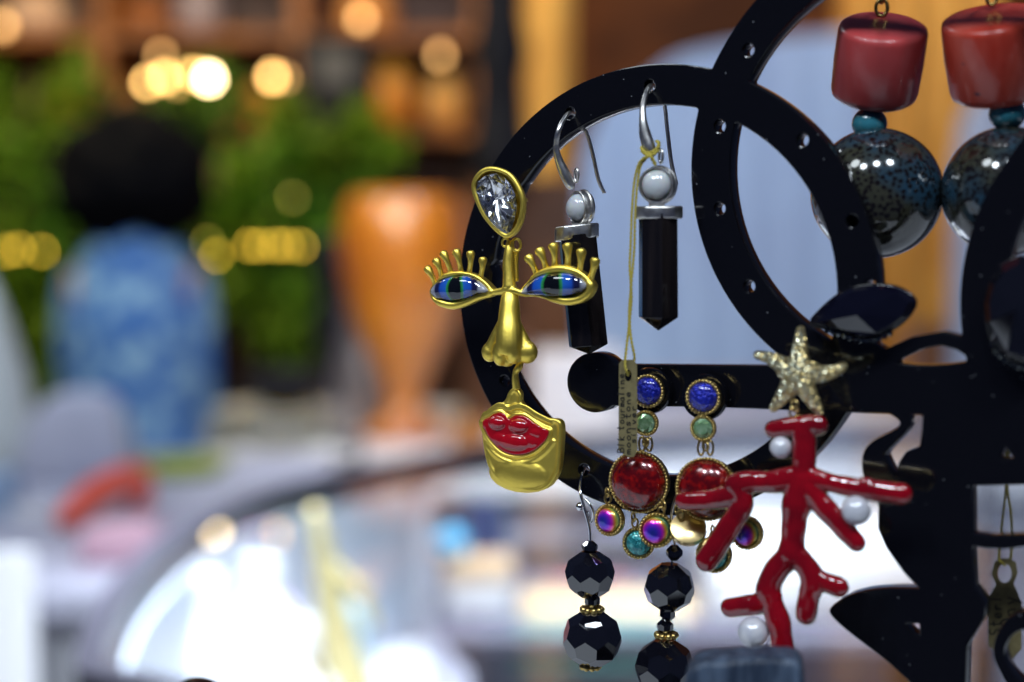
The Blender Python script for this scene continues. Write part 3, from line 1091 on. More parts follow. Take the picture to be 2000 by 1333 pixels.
# ================================================================== tags with handwriting
FONT = {
    'B': [[(0, 0), (0.05, 1)], [(0.05, 1), (0.5, 0.95), (0.5, 0.6), (0.08, 0.52), (0.6, 0.45), (0.6, 0.08), (0, 0)]], 'l': [[(0.2, 0), (0.28, 1)]],
    'k': [[(0.1, 0), (0.16, 1)], [(0.55, 0.6), (0.14, 0.3), (0.6, 0)]], 't': [[(0.25, 0.95), (0.22, 0.1), (0.45, 0)], [(0, 0.6), (0.5, 0.65)]],
    'o': [[(0.3, 0.52), (0.05, 0.35), (0.1, 0.05), (0.4, 0.02), (0.55, 0.3), (0.3, 0.52)]], 'u': [[(0.05, 0.5), (0.08, 0.1), (0.3, 0), (0.5, 0.2), (0.52, 0.5), (0.56, 0)]],
    'r': [[(0.08, 0.5), (0.1, 0)], [(0.1, 0.3), (0.3, 0.52), (0.5, 0.45)]], 'm': [[(0.03, 0.5), (0.05, 0)], [(0.05, 0.35), (0.2, 0.52), (0.3, 0.3), (0.3, 0)], [(0.3, 0.35), (0.45, 0.52), (0.58, 0.3), (0.6, 0)]],
    'a': [[(0.5, 0.5), (0.15, 0.45), (0.05, 0.15), (0.25, 0), (0.48, 0.2), (0.5, 0.5), (0.58, 0)]], 'i': [[(0.2, 0.5), (0.24, 0)], [(0.24, 0.72), (0.28, 0.78)]],
    'n': [[(0.05, 0.5), (0.08, 0)], [(0.08, 0.35), (0.3, 0.52), (0.48, 0.35), (0.52, 0)]], 'e': [[(0.08, 0.25), (0.5, 0.32), (0.4, 0.52), (0.12, 0.45), (0.06, 0.15), (0.3, 0), (0.55, 0.12)]],
    's': [[(0.5, 0.48), (0.2, 0.52), (0.1, 0.36), (0.45, 0.2), (0.35, 0.02), (0.03, 0.03)]], 'v': [[(0.03, 0.5), (0.25, 0), (0.52, 0.55)]], 'O': [[(0.35, 1), (0.02, 0.7), (0.1, 0.1), (0.5, 0.05), (0.65, 0.6), (0.35, 1)]],
    'y': [[(0.05, 0.5), (0.25, 0.1)], [(0.55, 0.5), (0.15, -0.4)]], 'x': [[(0.05, 0.5), (0.5, 0)], [(0.5, 0.5), (0.05, 0)]], 'S': [[(0.55, 0.95), (0.15, 0.95), (0.1, 0.6), (0.5, 0.45), (0.45, 0.05), (0.02, 0.05)]],
    'd': [[(0.5, 0.45), (0.1, 0.4), (0.1, 0.02), (0.5, 0.1), (0.55, 1), (0.58, 0)]]}


def handwriting(fr, lines, w, parent, lw):
    """lines: (text, x of baseline px, y start px, y end px, cap height px); written bottom to top"""
    mb = MB()
    rn = random.Random(3)
    for text, bx, y0, y1, h in lines:
        adv = (y0 - y1) / len(text)
        for i, ch in enumerate(text):
            if ch == ' ':
                continue
            jx, jy = rn.uniform(-0.7, 0.7), rn.uniform(-0.6, 0.6)
            for st in FONT[ch]:
                pts = crom([(a * 1.0, b) for a, b in st], 3)
                P3 = [fr.p(bx + jx - b * h, y0 - (i + a * 1.15) * adv + jy, w) for a, b in pts]
                for a, b in zip(P3, P3[1:]):
                    d = (b - a)
                    if d.length < 1e-7:
                        continue
                    sd = d.normalized().cross(fr.W) * (lw * fr.s / 2)
                    e = d.normalized() * (lw * fr.s * 0.3)
                    mb.add([a - sd - e, b - sd + e, b + sd + e, a + sd - e], [(0, 1, 2, 3)])
    return mb.build('handwriting', ink, parent, smooth=False)


def price_tag(label, fr, outl, hole, hr, lines, lw, w=0.0):
    t = thing('price_tag', fr.p(*outl[len(outl) // 2], w), fr_yaw(fr), label, 'tag')
    # card with a hole: bridge the outline to the hole
    n = 48
    ctr = np.array(hole, float)
    ol = resample_lin(outl, n * 4)
    ho = []
    for q in ol:
        a = math.atan2((q[1] - ctr[1]) / hr[1], (q[0] - ctr[0]) / hr[0])
        ho.append((ctr[0] + hr[0] * math.cos(a), ctr[1] + hr[1] * math.sin(a)))
    mb = MB()
    th = 0.00035
    mb.rings([[fr.p(*q, w) for q in ho], [fr.p(*q, w) for q in ol], [fr.p(*q, w - th) for q in ol], [fr.p(*q, w - th) for q in ho], [fr.p(*q, w) for q in ho]], False, False)
    cardo = mb.build('card', card, t, smooth=False)
    handwriting(fr, lines, w + 0.00006, cardo, lw)
    return t


def resample_lin(P, n):
    P = np.array(P, float)
    d = np.r_[0, np.cumsum(np.hypot(*(np.roll(P, -1, 0) - P).T))]
    out = []
    for k in range(n):
        t = k / n * d[-1]
        i = int(np.searchsorted(d, t, 'right')) - 1
        u = (t - d[i]) / (d[i + 1] - d[i] + 1e-12)
        out.append(P[i] * (1 - u) + P[(i + 1) % len(P)] * u)
    # keep the corners exact
    for q in P:
        k = int(np.argmin([np.hypot(*(o - q)) for o in out]))
        out[k] = q
    return out


TGF = fr_on(1227, 800, 0.0105, 14)
tg = price_tag('olive price tag with three handwritten lines hanging from a yellow thread', TGF,
               [(1209, 711), (1215, 703), (1237, 703), (1244, 712), (1245, 880), (1238, 893), (1226, 893), (1208, 880)], (1227, 734), (6.5, 11),
               [('Blk tourmaline', 1219, 884, 728, 13), ('moonstone', 1231, 888, 762, 12), ('silver', 1241.5, 866, 790, 11)], 2.0)


def string(parent, fr, pts, r=2.5, name='thread'):
    """two plies twisted round the path"""
    base = crom([(a, b, c) for a, b, c in pts], 14)
    P = [fr.p(a, b, c * 1e-3) for a, b, c in base]
    mb = MB()
    for ph in (0, math.pi):
        pa = []
        L = 0
        for i, p in enumerate(P):
            if i:
                L += (P[i] - P[i - 1]).length
            T_ = (P[min(i + 1, len(P) - 1)] - P[max(0, i - 1)]).normalized()
            X = T_.orthogonal().normalized()
            Yv = T_.cross(X)
            a = L / (fr.s * 15) * 2 * math.pi + ph
            pa.append(p + (X * math.cos(a) + Yv * math.sin(a)) * (r * 0.5 * fr.s))
        mb.tube(pa, r * 0.62 * fr.s, 6)
    return mb.build(name, thread, parent)


string(tg, PL, [(1262, 306, 8.4), (1250, 316, 8.6), (1243, 335, 8.8), (1238, 363, 9), (1234, 417, 9.4), (1232, 470, 9.6), (1230, 520, 9.8), (1232, 560, 10), (1229, 600, 10.2), (1228, 640, 10.4), (1224, 675, 10.8), (1221, 710, 11.4), (1224, 727, 11.6), (1227, 733, 10.4)])
string(tg, PL, [(1264, 308, 7.8), (1252, 322, 8.2), (1247, 345, 8.5), (1243, 380, 8.8), (1240, 430, 9.2), (1239, 480, 9.5), (1236, 520, 9.7), (1233, 555, 10.2), (1233, 590, 10), (1230, 630, 10.2), (1233, 665, 10.6), (1239, 698, 10.2), (1234, 718, 9.6), (1228, 730, 9.9)])
string(tg, PL, [(1252, 288, 6.6), (1258, 296, 7.6), (1270, 299, 7.8), (1282, 292, 7.2), (1287, 281, 6.2), (1283, 276, 4.6)], 3.2, 'knot')
string(tg, PL, [(1253, 294, 6.8), (1262, 302, 8.0), (1274, 303, 8.0), (1284, 296, 7.2), (1288, 286, 6.0)], 3.0, 'knot')
string(tg, PL, [(1262, 308, 8.6), (1270, 305, 8.8), (1276, 314, 8.4), (1280, 323, 8.0)], 3.4, 'knot')

T2 = Fr(PL.p(1955, 1150, -0.012), 20)
t2 = price_tag('dark olive tag with a ring top dangling behind the stand stem', T2,
               [(1942, 1098), (1955, 1091), (1970, 1091), (1984, 1098), (1988, 1120), (1980, 1140), (1995, 1176), (1995, 1268), (1978, 1286), (1958, 1284), (1930, 1262), (1929, 1170), (1945, 1142), (1936, 1122)],
               (1962, 1120), (14, 19), [('Ony', 1984, 1225, 1160, 30), ('Sterl', 1955, 1240, 1160, 22)], 2.6)
string(t2, T2, [(1966, 860, 1), (1965, 905, 0.5), (1964, 960, 0.6), (1956, 1030, 0.8), (1951, 1085, 0.8), (1955, 1098, 1.2), (1963, 1104, 0.4)], 2.8)
string(t2, T2, [(1971, 860, 0.5), (1969, 905, 0.3), (1967, 955, 0.4), (1974, 1000, 0.2), (1976, 1050, 0), (1974, 1090, -0.4), (1966, 1102, -0.2)], 2.8)


# ================================================================== jewelled drop earrings
def drop_earring(label, blue, green, red, drops, wv, lk):
    t = thing('jewelled_earring', PL.p(red[0], red[1] + 150, wv), YAW, label, 'earring', 'pair of jewelled drop earrings')
    f = Fr(PL.p(red[0], red[1], wv), YAW - 4)
    O = f.p(blue[0], blue[1], -0.0022)
    MB().lathe(O, f.U, f.V, f.W, [(0, -0.002), (0.0042, -0.002), (0.0044, -0.001), (0.0042, 0), (0, 0)], 32).build('backing_disc', acrylic, t, sharp=40)  # black disc behind the blue stone
    cabochon(t, f, blue[0], blue[1], blue[2], 0, 'blue', 1.20, 0.6, 'blue_stone', beads=28)
    cabochon(t, f, green[0], green[1], green[2], 0, 'green', 1.36, 0.4, 'green_stone', beads=26)
    for q in lk:
        link('link', f, q[0], q[1], 0.0, q[2], 2.3, golda, t, rv=q[3], yaw=q[4])
    cabochon(t, f, red[0], red[1], red[2], 0, 'red', 1.075, 0.60, 'red_stone', beads=54, deep=0.35)
    for (x, y, r, kind, w, yw, pt, lx, ly) in drops:
        if kind == 'back':
            fd = Fr(f.p(x, y, w), yw, pt)
            a = r * f.s
            MB().lathe(fd.O, fd.U, fd.V, fd.W, [(0, -0.5 * a), (0.9 * a, -0.5 * a), (a, -0.4 * a), (a, -0.02 * a), (0.97 * a, 0.0), (0, 0)], 48).build('drop_back', goldd, t, sharp=40)
        else:
            cabochon(t, f, x, y, r, w, kind, 1.30, 0.62, kind + '_drop', yaw=yw, pitch=pt, beads=28, deep=0.45)
        link('link', f, lx, ly, w * 0.5, 7, 2.2, golda, t, rv=9, yaw=YAW + 40)
        link('link', f, (lx * 2 + x) / 3, ly + 12, w * 0.8, 6, 2.2, golda, t, rv=9, yaw=YAW - 30)
    return t


drop_earring('jewelled drop earring with its blue stone half behind the olive tag', (1266, 764, 27), (1261, 827, 19), (1249, 941, 56),
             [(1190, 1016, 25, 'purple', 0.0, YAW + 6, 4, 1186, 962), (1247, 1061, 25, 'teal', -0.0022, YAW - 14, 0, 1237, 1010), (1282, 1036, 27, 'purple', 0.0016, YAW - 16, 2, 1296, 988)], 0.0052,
             [(1254, 868, 6, 14, 10), (1268, 868, 6, 13, 10), (1261, 864, 8, 8, 55)])
drop_earring('jewelled drop earring crossed by the red coral branch', (1374, 776, 29), (1373, 837, 19.5), (1381, 955, 57),
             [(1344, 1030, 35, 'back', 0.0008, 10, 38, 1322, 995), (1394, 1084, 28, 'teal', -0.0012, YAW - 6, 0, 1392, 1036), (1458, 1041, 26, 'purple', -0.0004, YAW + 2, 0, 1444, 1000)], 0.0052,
             [(1369, 875, 6, 14, 10), (1387, 875, 6, 14, 10), (1378, 872, 8, 8, 55)])

# ================================================================== starfish and coral earring
CF = fr_on(1560, 900, 0.0085, 27)
S2 = CF.s
cor = thing('coral_earring', CF.p(1530, 1270), 22, 'red coral branch earring with three pearls under a gold starfish', 'earring')
mb = MB()
sc_c = (1560, 733)
for tx, ty in ((1564, 646), (1646, 716), (1600, 805), (1511, 797), (1480, 694)):
    mx_, my_ = (sc_c[0] + tx) / 2, (sc_c[1] + ty) / 2
    bend = {1646: (0, 6), 1480: (4, -3)}.get(tx, (0, 0))
    p_, r_ = cr_path(CF, [(sc_c[0], sc_c[1], 0.9, 21), (sc_c[0] * .72 + tx * .28, sc_c[1] * .72 + ty * .28, 0.9, 17), (mx_ + bend[0], my_ + bend[1], 0.7, 13), (sc_c[0] * .2 + tx * .8 + bend[0], sc_c[1] * .2 + ty * .8 + bend[1], 0.4, 9.5), (tx, ty, 0.2, 7)], 5)
    r_ = [x * 1.34 for x in r_]
    mb.rtube(p_, r_, 14, flat=(CF.W, 0.7))
mb.build('starfish', glitter, cor, remesh=0.00017, iters=3)
link('link', CF, 1552, 793, 0.0004, 9, 2.6, goldp, cor, yaw=60, rv=12)
link('link', CF, 1551, 806, 0.0004, 9, 2.6, goldp, cor, yaw=0, rv=10)
MB().tube([CF.p(1560, 735, 0.0), CF.p(1560, 735, 0.0) - CF.W * 0.011], 4 * S2, 8).build('ear_post', goldp, cor)
BR = [
    [(1510, 839, 11), (1530, 836, 11.5), (1557, 832, 13), (1580, 829, 14), (1597, 831, 14)],
    [(1570, 834, 17), (1571, 870, 17), (1570, 905, 17), (1564, 932, 19)],
    [(1564, 930, 18), (1514, 941, 17), (1470, 941, 17), (1438, 948, 17)],
    [(1444, 956, 16), (1423, 970, 15), (1385, 977, 14), (1336, 979, 13)],
    [(1440, 950, 18), (1450, 985, 17), (1420, 1036, 18), (1380, 1095, 18)],
    [(1575, 932, 17), (1600, 938, 14), (1642, 948, 13), (1694, 957, 14), (1760, 965, 15)],
    [(1690, 950, 13), (1694, 950, 12)],
    [(1575, 950, 18), (1600, 980, 17), (1635, 1019, 15), (1672, 1060, 14)],
    [(1567, 938, 22), (1554, 994, 21), (1549, 1048, 19), (1545, 1085, 20)],
    [(1545, 1085, 19), (1516, 1115, 17), (1500, 1155, 18), (1511, 1187, 18), (1524, 1232, 18), (1530, 1290, 17)],
    [(1505, 1166, 17), (1480, 1180, 14.5), (1455, 1184, 14), (1426, 1188, 14)],
    [(1550, 1085, 18), (1567, 1098, 17), (1588, 1132, 18), (1580, 1165, 16), (1574, 1201, 15)],
    [(1585, 1128, 17), (1608, 1137, 15), (1637, 1147, 14)],
]
mb, mg = MB(), MB()
for b_ in BR:
    q = crom(b_, 6) if len(b_) > 2 else [np.array(x, float) for x in b_]
    P = [CF.p(a, c, 0.0006) for a, c, r in q]
    rr = [(r * (1 + 0.06 * math.sin(a * 0.09 + c * 0.07) + 0.04 * math.sin(a * 0.05 - c * 0.13 + 2)) + 6.0) * S2 for i, (a, c, r) in enumerate(q)]
    Pg = [CF.p(a, c, -0.0002) for a, c, r in q]
    mb.rtube(P, rr, 16, flat=(CF.W, 0.75))
    mg.rtube(Pg, [x + 1.3 * S2 for x in rr], 14, flat=(CF.W, 0.5))
br = mb.build('coral_branch', enamel, cor, remesh=0.00018, iters=5)
mg.build('gold_backing', goldp, cor, remesh=0.00025, iters=2)
for a, c, r in ((1525, 874, 21.5), (1672, 997, 28.5), (1471, 1236, 31)):
    MB().sphere(CF.p(a, c, 0.0011), r * S2, 32, 20).build('pearl', pearl, cor)


# ================================================================== black faceted bead earrings
def faceted(c, r, rings_, squash=1.0, rot=0.0):
    """a ball cut by planes: rings_ = (count, latitude deg, phase)"""
    bm = bmesh.new()
    bmesh.ops.create_cube(bm, size=2.4)
    for n, lat, ph in rings_:
        for k in range(n):
            a = 2 * math.pi * (k + ph) / n + rot
            nn = Vector((math.cos(a) * math.cos(R(lat)), math.sin(a) * math.cos(R(lat)), math.sin(R(lat))))
            res = bmesh.ops.bisect_plane(bm, geom=bm.verts[:] + bm.edges[:] + bm.faces[:], plane_co=nn * 0.955, plane_no=nn, clear_outer=True)
            ed = [e for e in res['geom_cut'] if isinstance(e, bmesh.types.BMEdge)]
            if ed:
                bmesh.ops.contextual_create(bm, geom=ed)
    bm.verts.ensure_lookup_table()
    bm.verts.index_update()
    vs = [c + Vector((v.co.x, v.co.y, v.co.z * squash)) * r for v in bm.verts]
    fs = [tuple(v.index for v in f.verts) for f in bm.faces]
    bm.free()
    return vs, fs


BIG = [(1, 90, 0), (1, -90, 0), (6, 52, 0.25), (6, -52, 0.75), (8, 15, 0), (8, -18, 0.5)]
SML = [(1, 90, 0), (1, -90, 0), (7, 42, 0), (7, -42, 0.5), (8, 0, 0.2)]


def bead(t, fr, px, py, r, kind, w=0.0, rot=0.0, name='faceted_bead', squash=1.0):
    mb = MB()
    mb.add(*faceted(fr.p(px, py, w), r * fr.s, BIG if kind else SML, squash, rot))
    return mb.build(name, jet, t, smooth=False)


def spacer(t, fr, px, py, r, w=0.0, n=9):
    c = fr.p(px, py, w)
    mb = MB()
    for k in range(n):
        a = 2 * math.pi * k / n
        mb.sphere(c + Vector((math.cos(a), math.sin(a), 0)) * (r * 0.74 * fr.s), r * 0.30 * fr.s, 10, 8)
    mb.lathe(c, Vector((1, 0, 0)), Vector((0, 1, 0)), Vector((0, 0, 1)), [(0, -r * .16 * fr.s), (r * .66 * fr.s, -r * .16 * fr.s), (r * .66 * fr.s, r * .16 * fr.s), (0, r * .16 * fr.s)], 16)
    return mb.build('gold_spacer', golda, t)


BF = fr_on(1150, 1150, 0.0050, YAW)
b1 = thing('black_bead_earring', BF.p(1153, 1308), YAW, 'black faceted bead earring on a silver wire, clear of the other jewellery', 'earring', 'pair of black bead earrings')
hk = wire('ear_hook', PL, [(1149, 921, -4, 3.2), (1141, 917, -1, 3.2), (1136, 930, 2, 3.2), (1133, 950, 4, 3.2), (1135, 970, 5, 3.2), (1141, 994, 5, 3.2), (1148, 1018, 5, 2.8), (1152, 1038, 5, 2.6), (1153, 1062, 5, 2.6)], steel, b1, 8, 8)
MB().sphere(PL.p(1133, 990, 0.0052), 8.2 * PL.s, 16, 12).build('wire_ball', steel, hk)
wire('eye_loop', PL, [(1143, 975, 5, 2.6), (1153, 988, 5.2, 2.6), (1158, 1002, 5, 2.6), (1155, 1020, 4.4, 2.6), (1150, 1010, 4, 2.6), (1147, 1000, 4.4, 2.6)], steel, hk, 6, 8)
bead(b1, BF, 1152, 1069, 15, 0, rot=0.2, squash=0.85)
bead(b1, BF, 1152, 1122, 47, 1, rot=0.35)
bead(b1, BF, 1157, 1174, 15, 0, rot=0.4, squash=0.9)
spacer(b1, BF, 1156, 1191, 24)
bead(b1, BF, 1157, 1247, 56, 1, rot=0.1)
spacer(b1, BF, 1153, 1302, 22)
BF2 = fr_on(1305, 1150, 0.0030, YAW)
b2 = thing('black_bead_earring', BF2.p(1297, 1362), YAW, 'black faceted bead earring hanging below the iridescent drops, its last bead cut by the frame', 'earring', 'pair of black bead earrings')
hk = wire('ear_hook', PL, [(1340, 953, -4, 3), (1332, 949, -1, 3), (1322, 965, 1.5, 3), (1312, 1000, 2.2, 3), (1312, 1035, 2.8, 3), (1317, 1060, 3, 2.8), (1318, 1072, 3, 2.6)], steel, b2, 8, 8)
wire('hook_tail', PL, [(1340, 953, -4, 3), (1352, 968, -6, 3), (1362, 1010, -7, 3), (1372, 1048, -8, 3), (1382, 1066, -8, 2.6)], steel, hk, 8, 8)
wire('head_pin', BF2, [(1317, 1085, 0, 2.4), (1312, 1100, 0, 2.4), (1311, 1112, 0, 2.4)], steel, b2, 4, 8)
bead(b2, BF2, 1317, 1080, 15.5, 0, rot=0.1)
bead(b2, BF2, 1307, 1147, 48, 1, rot=0.62)
bead(b2, BF2, 1304, 1198, 15.5, 0, rot=0.5)
bead(b2, BF2, 1299, 1224, 16, 0, rot=0.0, squash=0.9)
spacer(b2, BF2, 1301, 1241, 24)
bead(b2, BF2, 1297, 1304, 56, 1, rot=0.5)


# ================================================================== coral barrel earrings
def barrel(label, fr, top, bot, rt, rb, mat, tq, tqr, ball, ballr, lk):
    t = thing('coral_barrel_earring', fr.p(ball[0], ball[1] + ballr), fr_yaw(fr), label, 'earring', 'pair of coral barrel earrings')
    A, B = fr.p(*top, 0.0030), fr.p(*bot, -0.0030)
    ax = (A - B).normalized()
    X = (Vector((1, 0, 0)) - ax * ax.x).normalized()
    Yv = ax.cross(X)
    L = (A - B).length
    s_ = fr.s
    prof = []
    for t_, k in ((0, 0), (0.0, 0.70), (0.012, 0.88), (0.05, 0.97), (0.12, 1.0), (0.5, 1.015), (0.9, 1.0), (0.955, 0.97), (0.985, 0.89), (1.0, 0.74), (1.003, 0.3), (1.003, 0)):
        prof.append((k * (rb + (rt - rb) * t_) * s_, t_ * L))
    mb = MB().lathe(B, X, Yv, ax, prof, 48)
    rn = random.Random(int(top[0]))
    ph = [rn.uniform(0, 6.28) for _ in range(4)]
    c_ = (A + B) / 2
    for i, v in enumerate(mb.v):
        d = v - c_
        a = math.atan2(d.dot(Yv), d.dot(X))
        h = d.dot(ax) / L
        d2 = d - ax * d.dot(ax)
        mb.v[i] = c_ + ax * d.dot(ax) + d2 * (1 + 0.018 * math.sin(2 * a + ph[0]) + 0.012 * math.sin(3 * a + ph[1] + 3 * h))
    mb.build('coral_barrel', mat, t, sharp=60)
    MB().sphere(fr.p(*tq), (tqr * s_, tqr * s_, tqr * s_ * 0.93), 28, 18).build('turquoise_bead', turq, t)
    MB().sphere(fr.p(*ball), ballr * s_, 56, 36).build('ceramic_bead', ceram, t)
    for (x, y, yw, rv) in lk:
        link('link', fr, x, y, 0.0, 11, 3.6, golda, t, yaw=yw, rv=rv)
    x, y = lk[-1][0], lk[-1][1]
    wire('ear_hook', PL, [(x, y - 8, -14, 3.4), (x, y - 26, -11, 3.4), (x, y - 40, -4, 3.4), (x, y - 40, 2, 3.4), (x, y - 26, 4, 3.4), (x, y - 10, 4.4, 3)], golda, t, 6, 8)
    return t


CBF = Fr(PL.p(1720, 250, -0.014), YAW)
barrel('pinkish red coral barrel earring with speckled blue ball, whole beside the hoop', CBF, (1725, 48), (1707, 192), 84, 83, coralm, (1698, 242), 34, (1712, 378), 128, [(1722, 16, 10, 16), (1722, -8, 80, 14)])
CBF2 = Fr(PL.p(1960, 250, -0.016), YAW)
barrel('orange red coral barrel earring with dark pits, cut off by the picture edge', CBF2, (1937, 30), (1950, 188), 98, 90, coralr, (1967, 223), 35, (1967, 374), 126, [(1938, -6, 10, 16), (1938, -30, 80, 14)])


# ================================================================== dark marquise stones
def marquise(label, fr, pts, apex, hgt, ridge, mat):
    t = thing('marquise_earring', fr.p(*apex, 0), fr_yaw(fr), label, 'earring', 'dark faceted stone earrings')
    P = resample(pts, 14)
    c = np.array(apex, float)
    r0 = [fr.p(*q, 0.0) for q in P]
    r1 = [fr.p(*(c + (q - c) * 0.86), hgt * 0.45) for q in P]
    mb = MB()
    mb.rings([[fr.p(*(c + (q - c) * 0.8), -0.0016) for q in P], r0], True, False)
    for k in range(14):
        mb.add([r0[k], r0[(k + 1) % 14], r1[(k + 1) % 14], r1[k]], [(0, 1, 2, 3)])
    for k in range(0, 14, 2):
        a, b, d = r1[k], r1[(k + 1) % 14], r1[(k + 2) % 14]
        mb.add([a, b, d, fr.p(*apex, hgt)], [(0, 1, 2), (0, 2, 3)])
    st = mb.build('faceted_stone', mat, t, smooth=False)
    mb = MB()
    Q = crom(P, 3, True)
    mb.tube([fr.p(*(c + (q - c) * 0.97), -0.0012) for q in Q], 5 * fr.s, 8, closed=True)
    mb.prism([fr.p(*(c + (q - c) * 0.9), -0.0014) for q in Q], -fr.W * 0.0016)
    mb.build('setting', acrylic, t)
    mb = MB()
    lo = sorted(range(len(Q)), key=lambda k: -Q[k][1])[:12]
    for k in lo:
        mb.add(*faceted(fr.p(Q[k][0], Q[k][1] + 5, 0.0), 5.5 * fr.s, SML, 1, k))
    mb.build('small_crystals', M('pave_crystal', (0.35, 0.38, 0.36), 0.05, 1.0), t, smooth=False)
    return t


MF = Fr(PL.p(1690, 610, 0.0035), YAW)
marquise('dark navy marquise stone earring lying above the starfish arm', MF, [(1582, 633), (1611, 598), (1651, 569), (1695, 557), (1742, 559), (1773, 570), (1790, 586), (1786, 605), (1766, 628), (1729, 652), (1690, 662), (1655, 652), (1611, 641)], (1673, 616), 0.0022, None, jetn)
MF2 = Fr(PL.p(1980, 610, 0.0040), YAW - 4)
marquise('large black upright oval stone earring at the picture edge', MF2, [(1990, 500), (1955, 520), (1932, 556), (1923, 600), (1930, 645), (1948, 684), (1985, 712), (2030, 700), (2058, 640), (2060, 570), (2035, 515)], (1985, 606), 0.0034, None, jet)

# ================================================================== near things at the bottom edge
SF = Fr(at(1455, 1300, -0.050), 10)
slab = thing('stone_pendant', Vector((SF.O.x, SF.O.y, -0.1351)), 10, 'blurred blue grey striped stone slab at the bottom edge', 'pendant')
pts = [(1335, 1430), (1334, 1345), (1342, 1310), (1364, 1295), (1420, 1292), (1500, 1287), (1545, 1289), (1566, 1303), (1572, 1340), (1573, 1430)]
mb = MB()
top = [SF.p(a, b, 0.004) for a, b in pts]
z0 = -0.1350
fr_ = [p for p in top]
fr_[0] = Vector((top[1].x, top[1].y, z0))
fr_[-1] = Vector((top[-2].x, top[-2].y, z0))
mb.prism(fr_, -SF.W * 0.009)
mb.build('stone_slab', slabm, slab, bevel=0.0022)
DF = Fr(at(386, 1400, 0.03), 10)
dome = thing('display_disc', Vector((DF.O.x, DF.O.y, -0.1351)), 10, 'black round top of a low jewellery holder at the lower left', 'jewellery holder')
O = DF.p(386, 1402)
MB().lathe(O, DF.U, DF.V, DF.W, [(0, -0.002), (0.0084, -0.002), (0.0086, -0.0018), (0.0086, 0.0018), (0.0084, 0.002), (0, 0.002)], 48).build('disc', acrylic, dome, sharp=40)
mb = MB()
mb.box((O.x - 0.003, O.y - 0.0015, -0.1350), (O.x + 0.003, O.y + 0.0015, O.z))
mb.build('stem', acrylic, dome)


# ================================================================== the setting behind
def struct(o, kind='structure'):
    o['kind'] = kind
    return o


FLOOR = -1.42
X3, Y3, Z3 = Vector((1, 0, 0)), Vector((0, 1, 0)), Vector((0, 0, 1))
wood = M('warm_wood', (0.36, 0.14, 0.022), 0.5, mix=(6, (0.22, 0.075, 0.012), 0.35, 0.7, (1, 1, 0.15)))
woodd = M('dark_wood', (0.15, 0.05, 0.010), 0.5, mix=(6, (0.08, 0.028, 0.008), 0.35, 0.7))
wallm = M('brown_wall', (0.30, 0.095, 0.016), 0.7, mix=(2.2, (0.10, 0.028, 0.004), 0.40, 0.60))
floorm = M('floor_stone', (0.22, 0.19, 0.17), 0.4, mix=(3, (0.15, 0.13, 0.12), 0.35, 0.7))
white = M('white_laminate', (0.80, 0.80, 0.82), 0.35)
greym = M('lavender_grey_laminate', (0.42, 0.42, 0.50), 0.4, mix=(4, (0.34, 0.34, 0.42), 0.35, 0.7))
darkm = M('dark_metal', (0.07, 0.07, 0.095), 0.4, 0.4)
blackm = M('black_lacquer', (0.006, 0.006, 0.009), 0.6, spec=0.2)
ceramw = M('white_glazed_china', (0.80, 0.78, 0.72), 0.15, coat=0.4)
struct(MB().box((-4, -1.5, FLOOR - 0.1), (4, 5.6, FLOOR)).build('floor', floorm, smooth=False))
struct(MB().box((-4, 5.4, FLOOR), (4, 5.5, 2.6)).build('back_wall', wallm, smooth=False))

# counter that carries the stand
ct = thing('display_counter', (0.05, 0.0, FLOOR), 0, 'pale grey counter under the earring stand', 'counter')
MB().box((-0.55, -0.16, -0.175), (0.75, 0.165, -0.1355)).build('counter_top', M('pale_grey_laminate', (0.74, 0.75, 0.78), 0.4), ct, smooth=False, bevel=0.004)
MB().box((-0.5, -0.12, FLOOR), (0.7, 0.12, -0.1752)).build('cabinet', greym, ct, smooth=False)

# ------------------------------------------------------------------ oval glass case
RIM = [(-0.10, 0.40), (-0.19, 0.43), (-0.219, 0.47), (-0.242, 0.63), (-0.241, 0.80), (-0.212, 0.95), (-0.134, 1.075), (-0.044, 1.19), (0.08, 1.28), (0.25, 1.34), (0.5, 1.36), (0.66, 1.25), (0.70, 0.9), (0.66, 0.5), (0.5, 0.40), (0.2, 0.38)]
RZ = -0.205
rim = [Vector((a, b, RZ)) for a, b in crom(RIM, 8, True)]
case = thing('glass_case', (0.2, 0.85, FLOOR), 0, 'oval glass display case with a dark rim and lit white inside', 'display case')
mb = MB()
cc_ = Vector((0.22, 0.86, RZ))
inn = [p + (cc_ - p).normalized() * 0.016 for p in rim]
lowr = [p - Z3 * 0.016 for p in rim]
lowi = [p - Z3 * 0.016 for p in inn]
mb.rings([lowr, [p + Z3 * 0.010 for p in rim], [p + Z3 * 0.010 for p in inn], lowi, lowr], False, False)
mb.build('rim', darkm, case, smooth=False)
pane = bpy.data.materials.new('clear_pane')
pane.use_nodes = True
nt = pane.node_tree
nt.nodes.remove(nt.nodes['Principled BSDF'])
tr_ = nt.nodes.new('ShaderNodeBsdfTransparent')
tr_.inputs[0].default_value = (0.95, 0.97, 0.97, 1)
gl_ = nt.nodes.new('ShaderNodeBsdfGlossy')
gl_.inputs['Roughness'].default_value = 0.02
fz = nt.nodes.new('ShaderNodeFresnel')
fz.inputs[0].default_value = 1.3
mx_ = nt.nodes.new('ShaderNodeMixShader')
nt.links.new(fz.outputs[0], mx_.inputs[0])
nt.links.new(tr_.outputs[0], mx_.inputs[1])
nt.links.new(gl_.outputs[0], mx_.inputs[2])
nt.links.new(mx_.outputs[0], nt.nodes['Material Output'].inputs[0])
MB().add([p + Z3 * 0.004 for p in inn], [tuple(range(len(inn)))]).build('glass_top', pane, case, smooth=False)
SHZ = -0.36
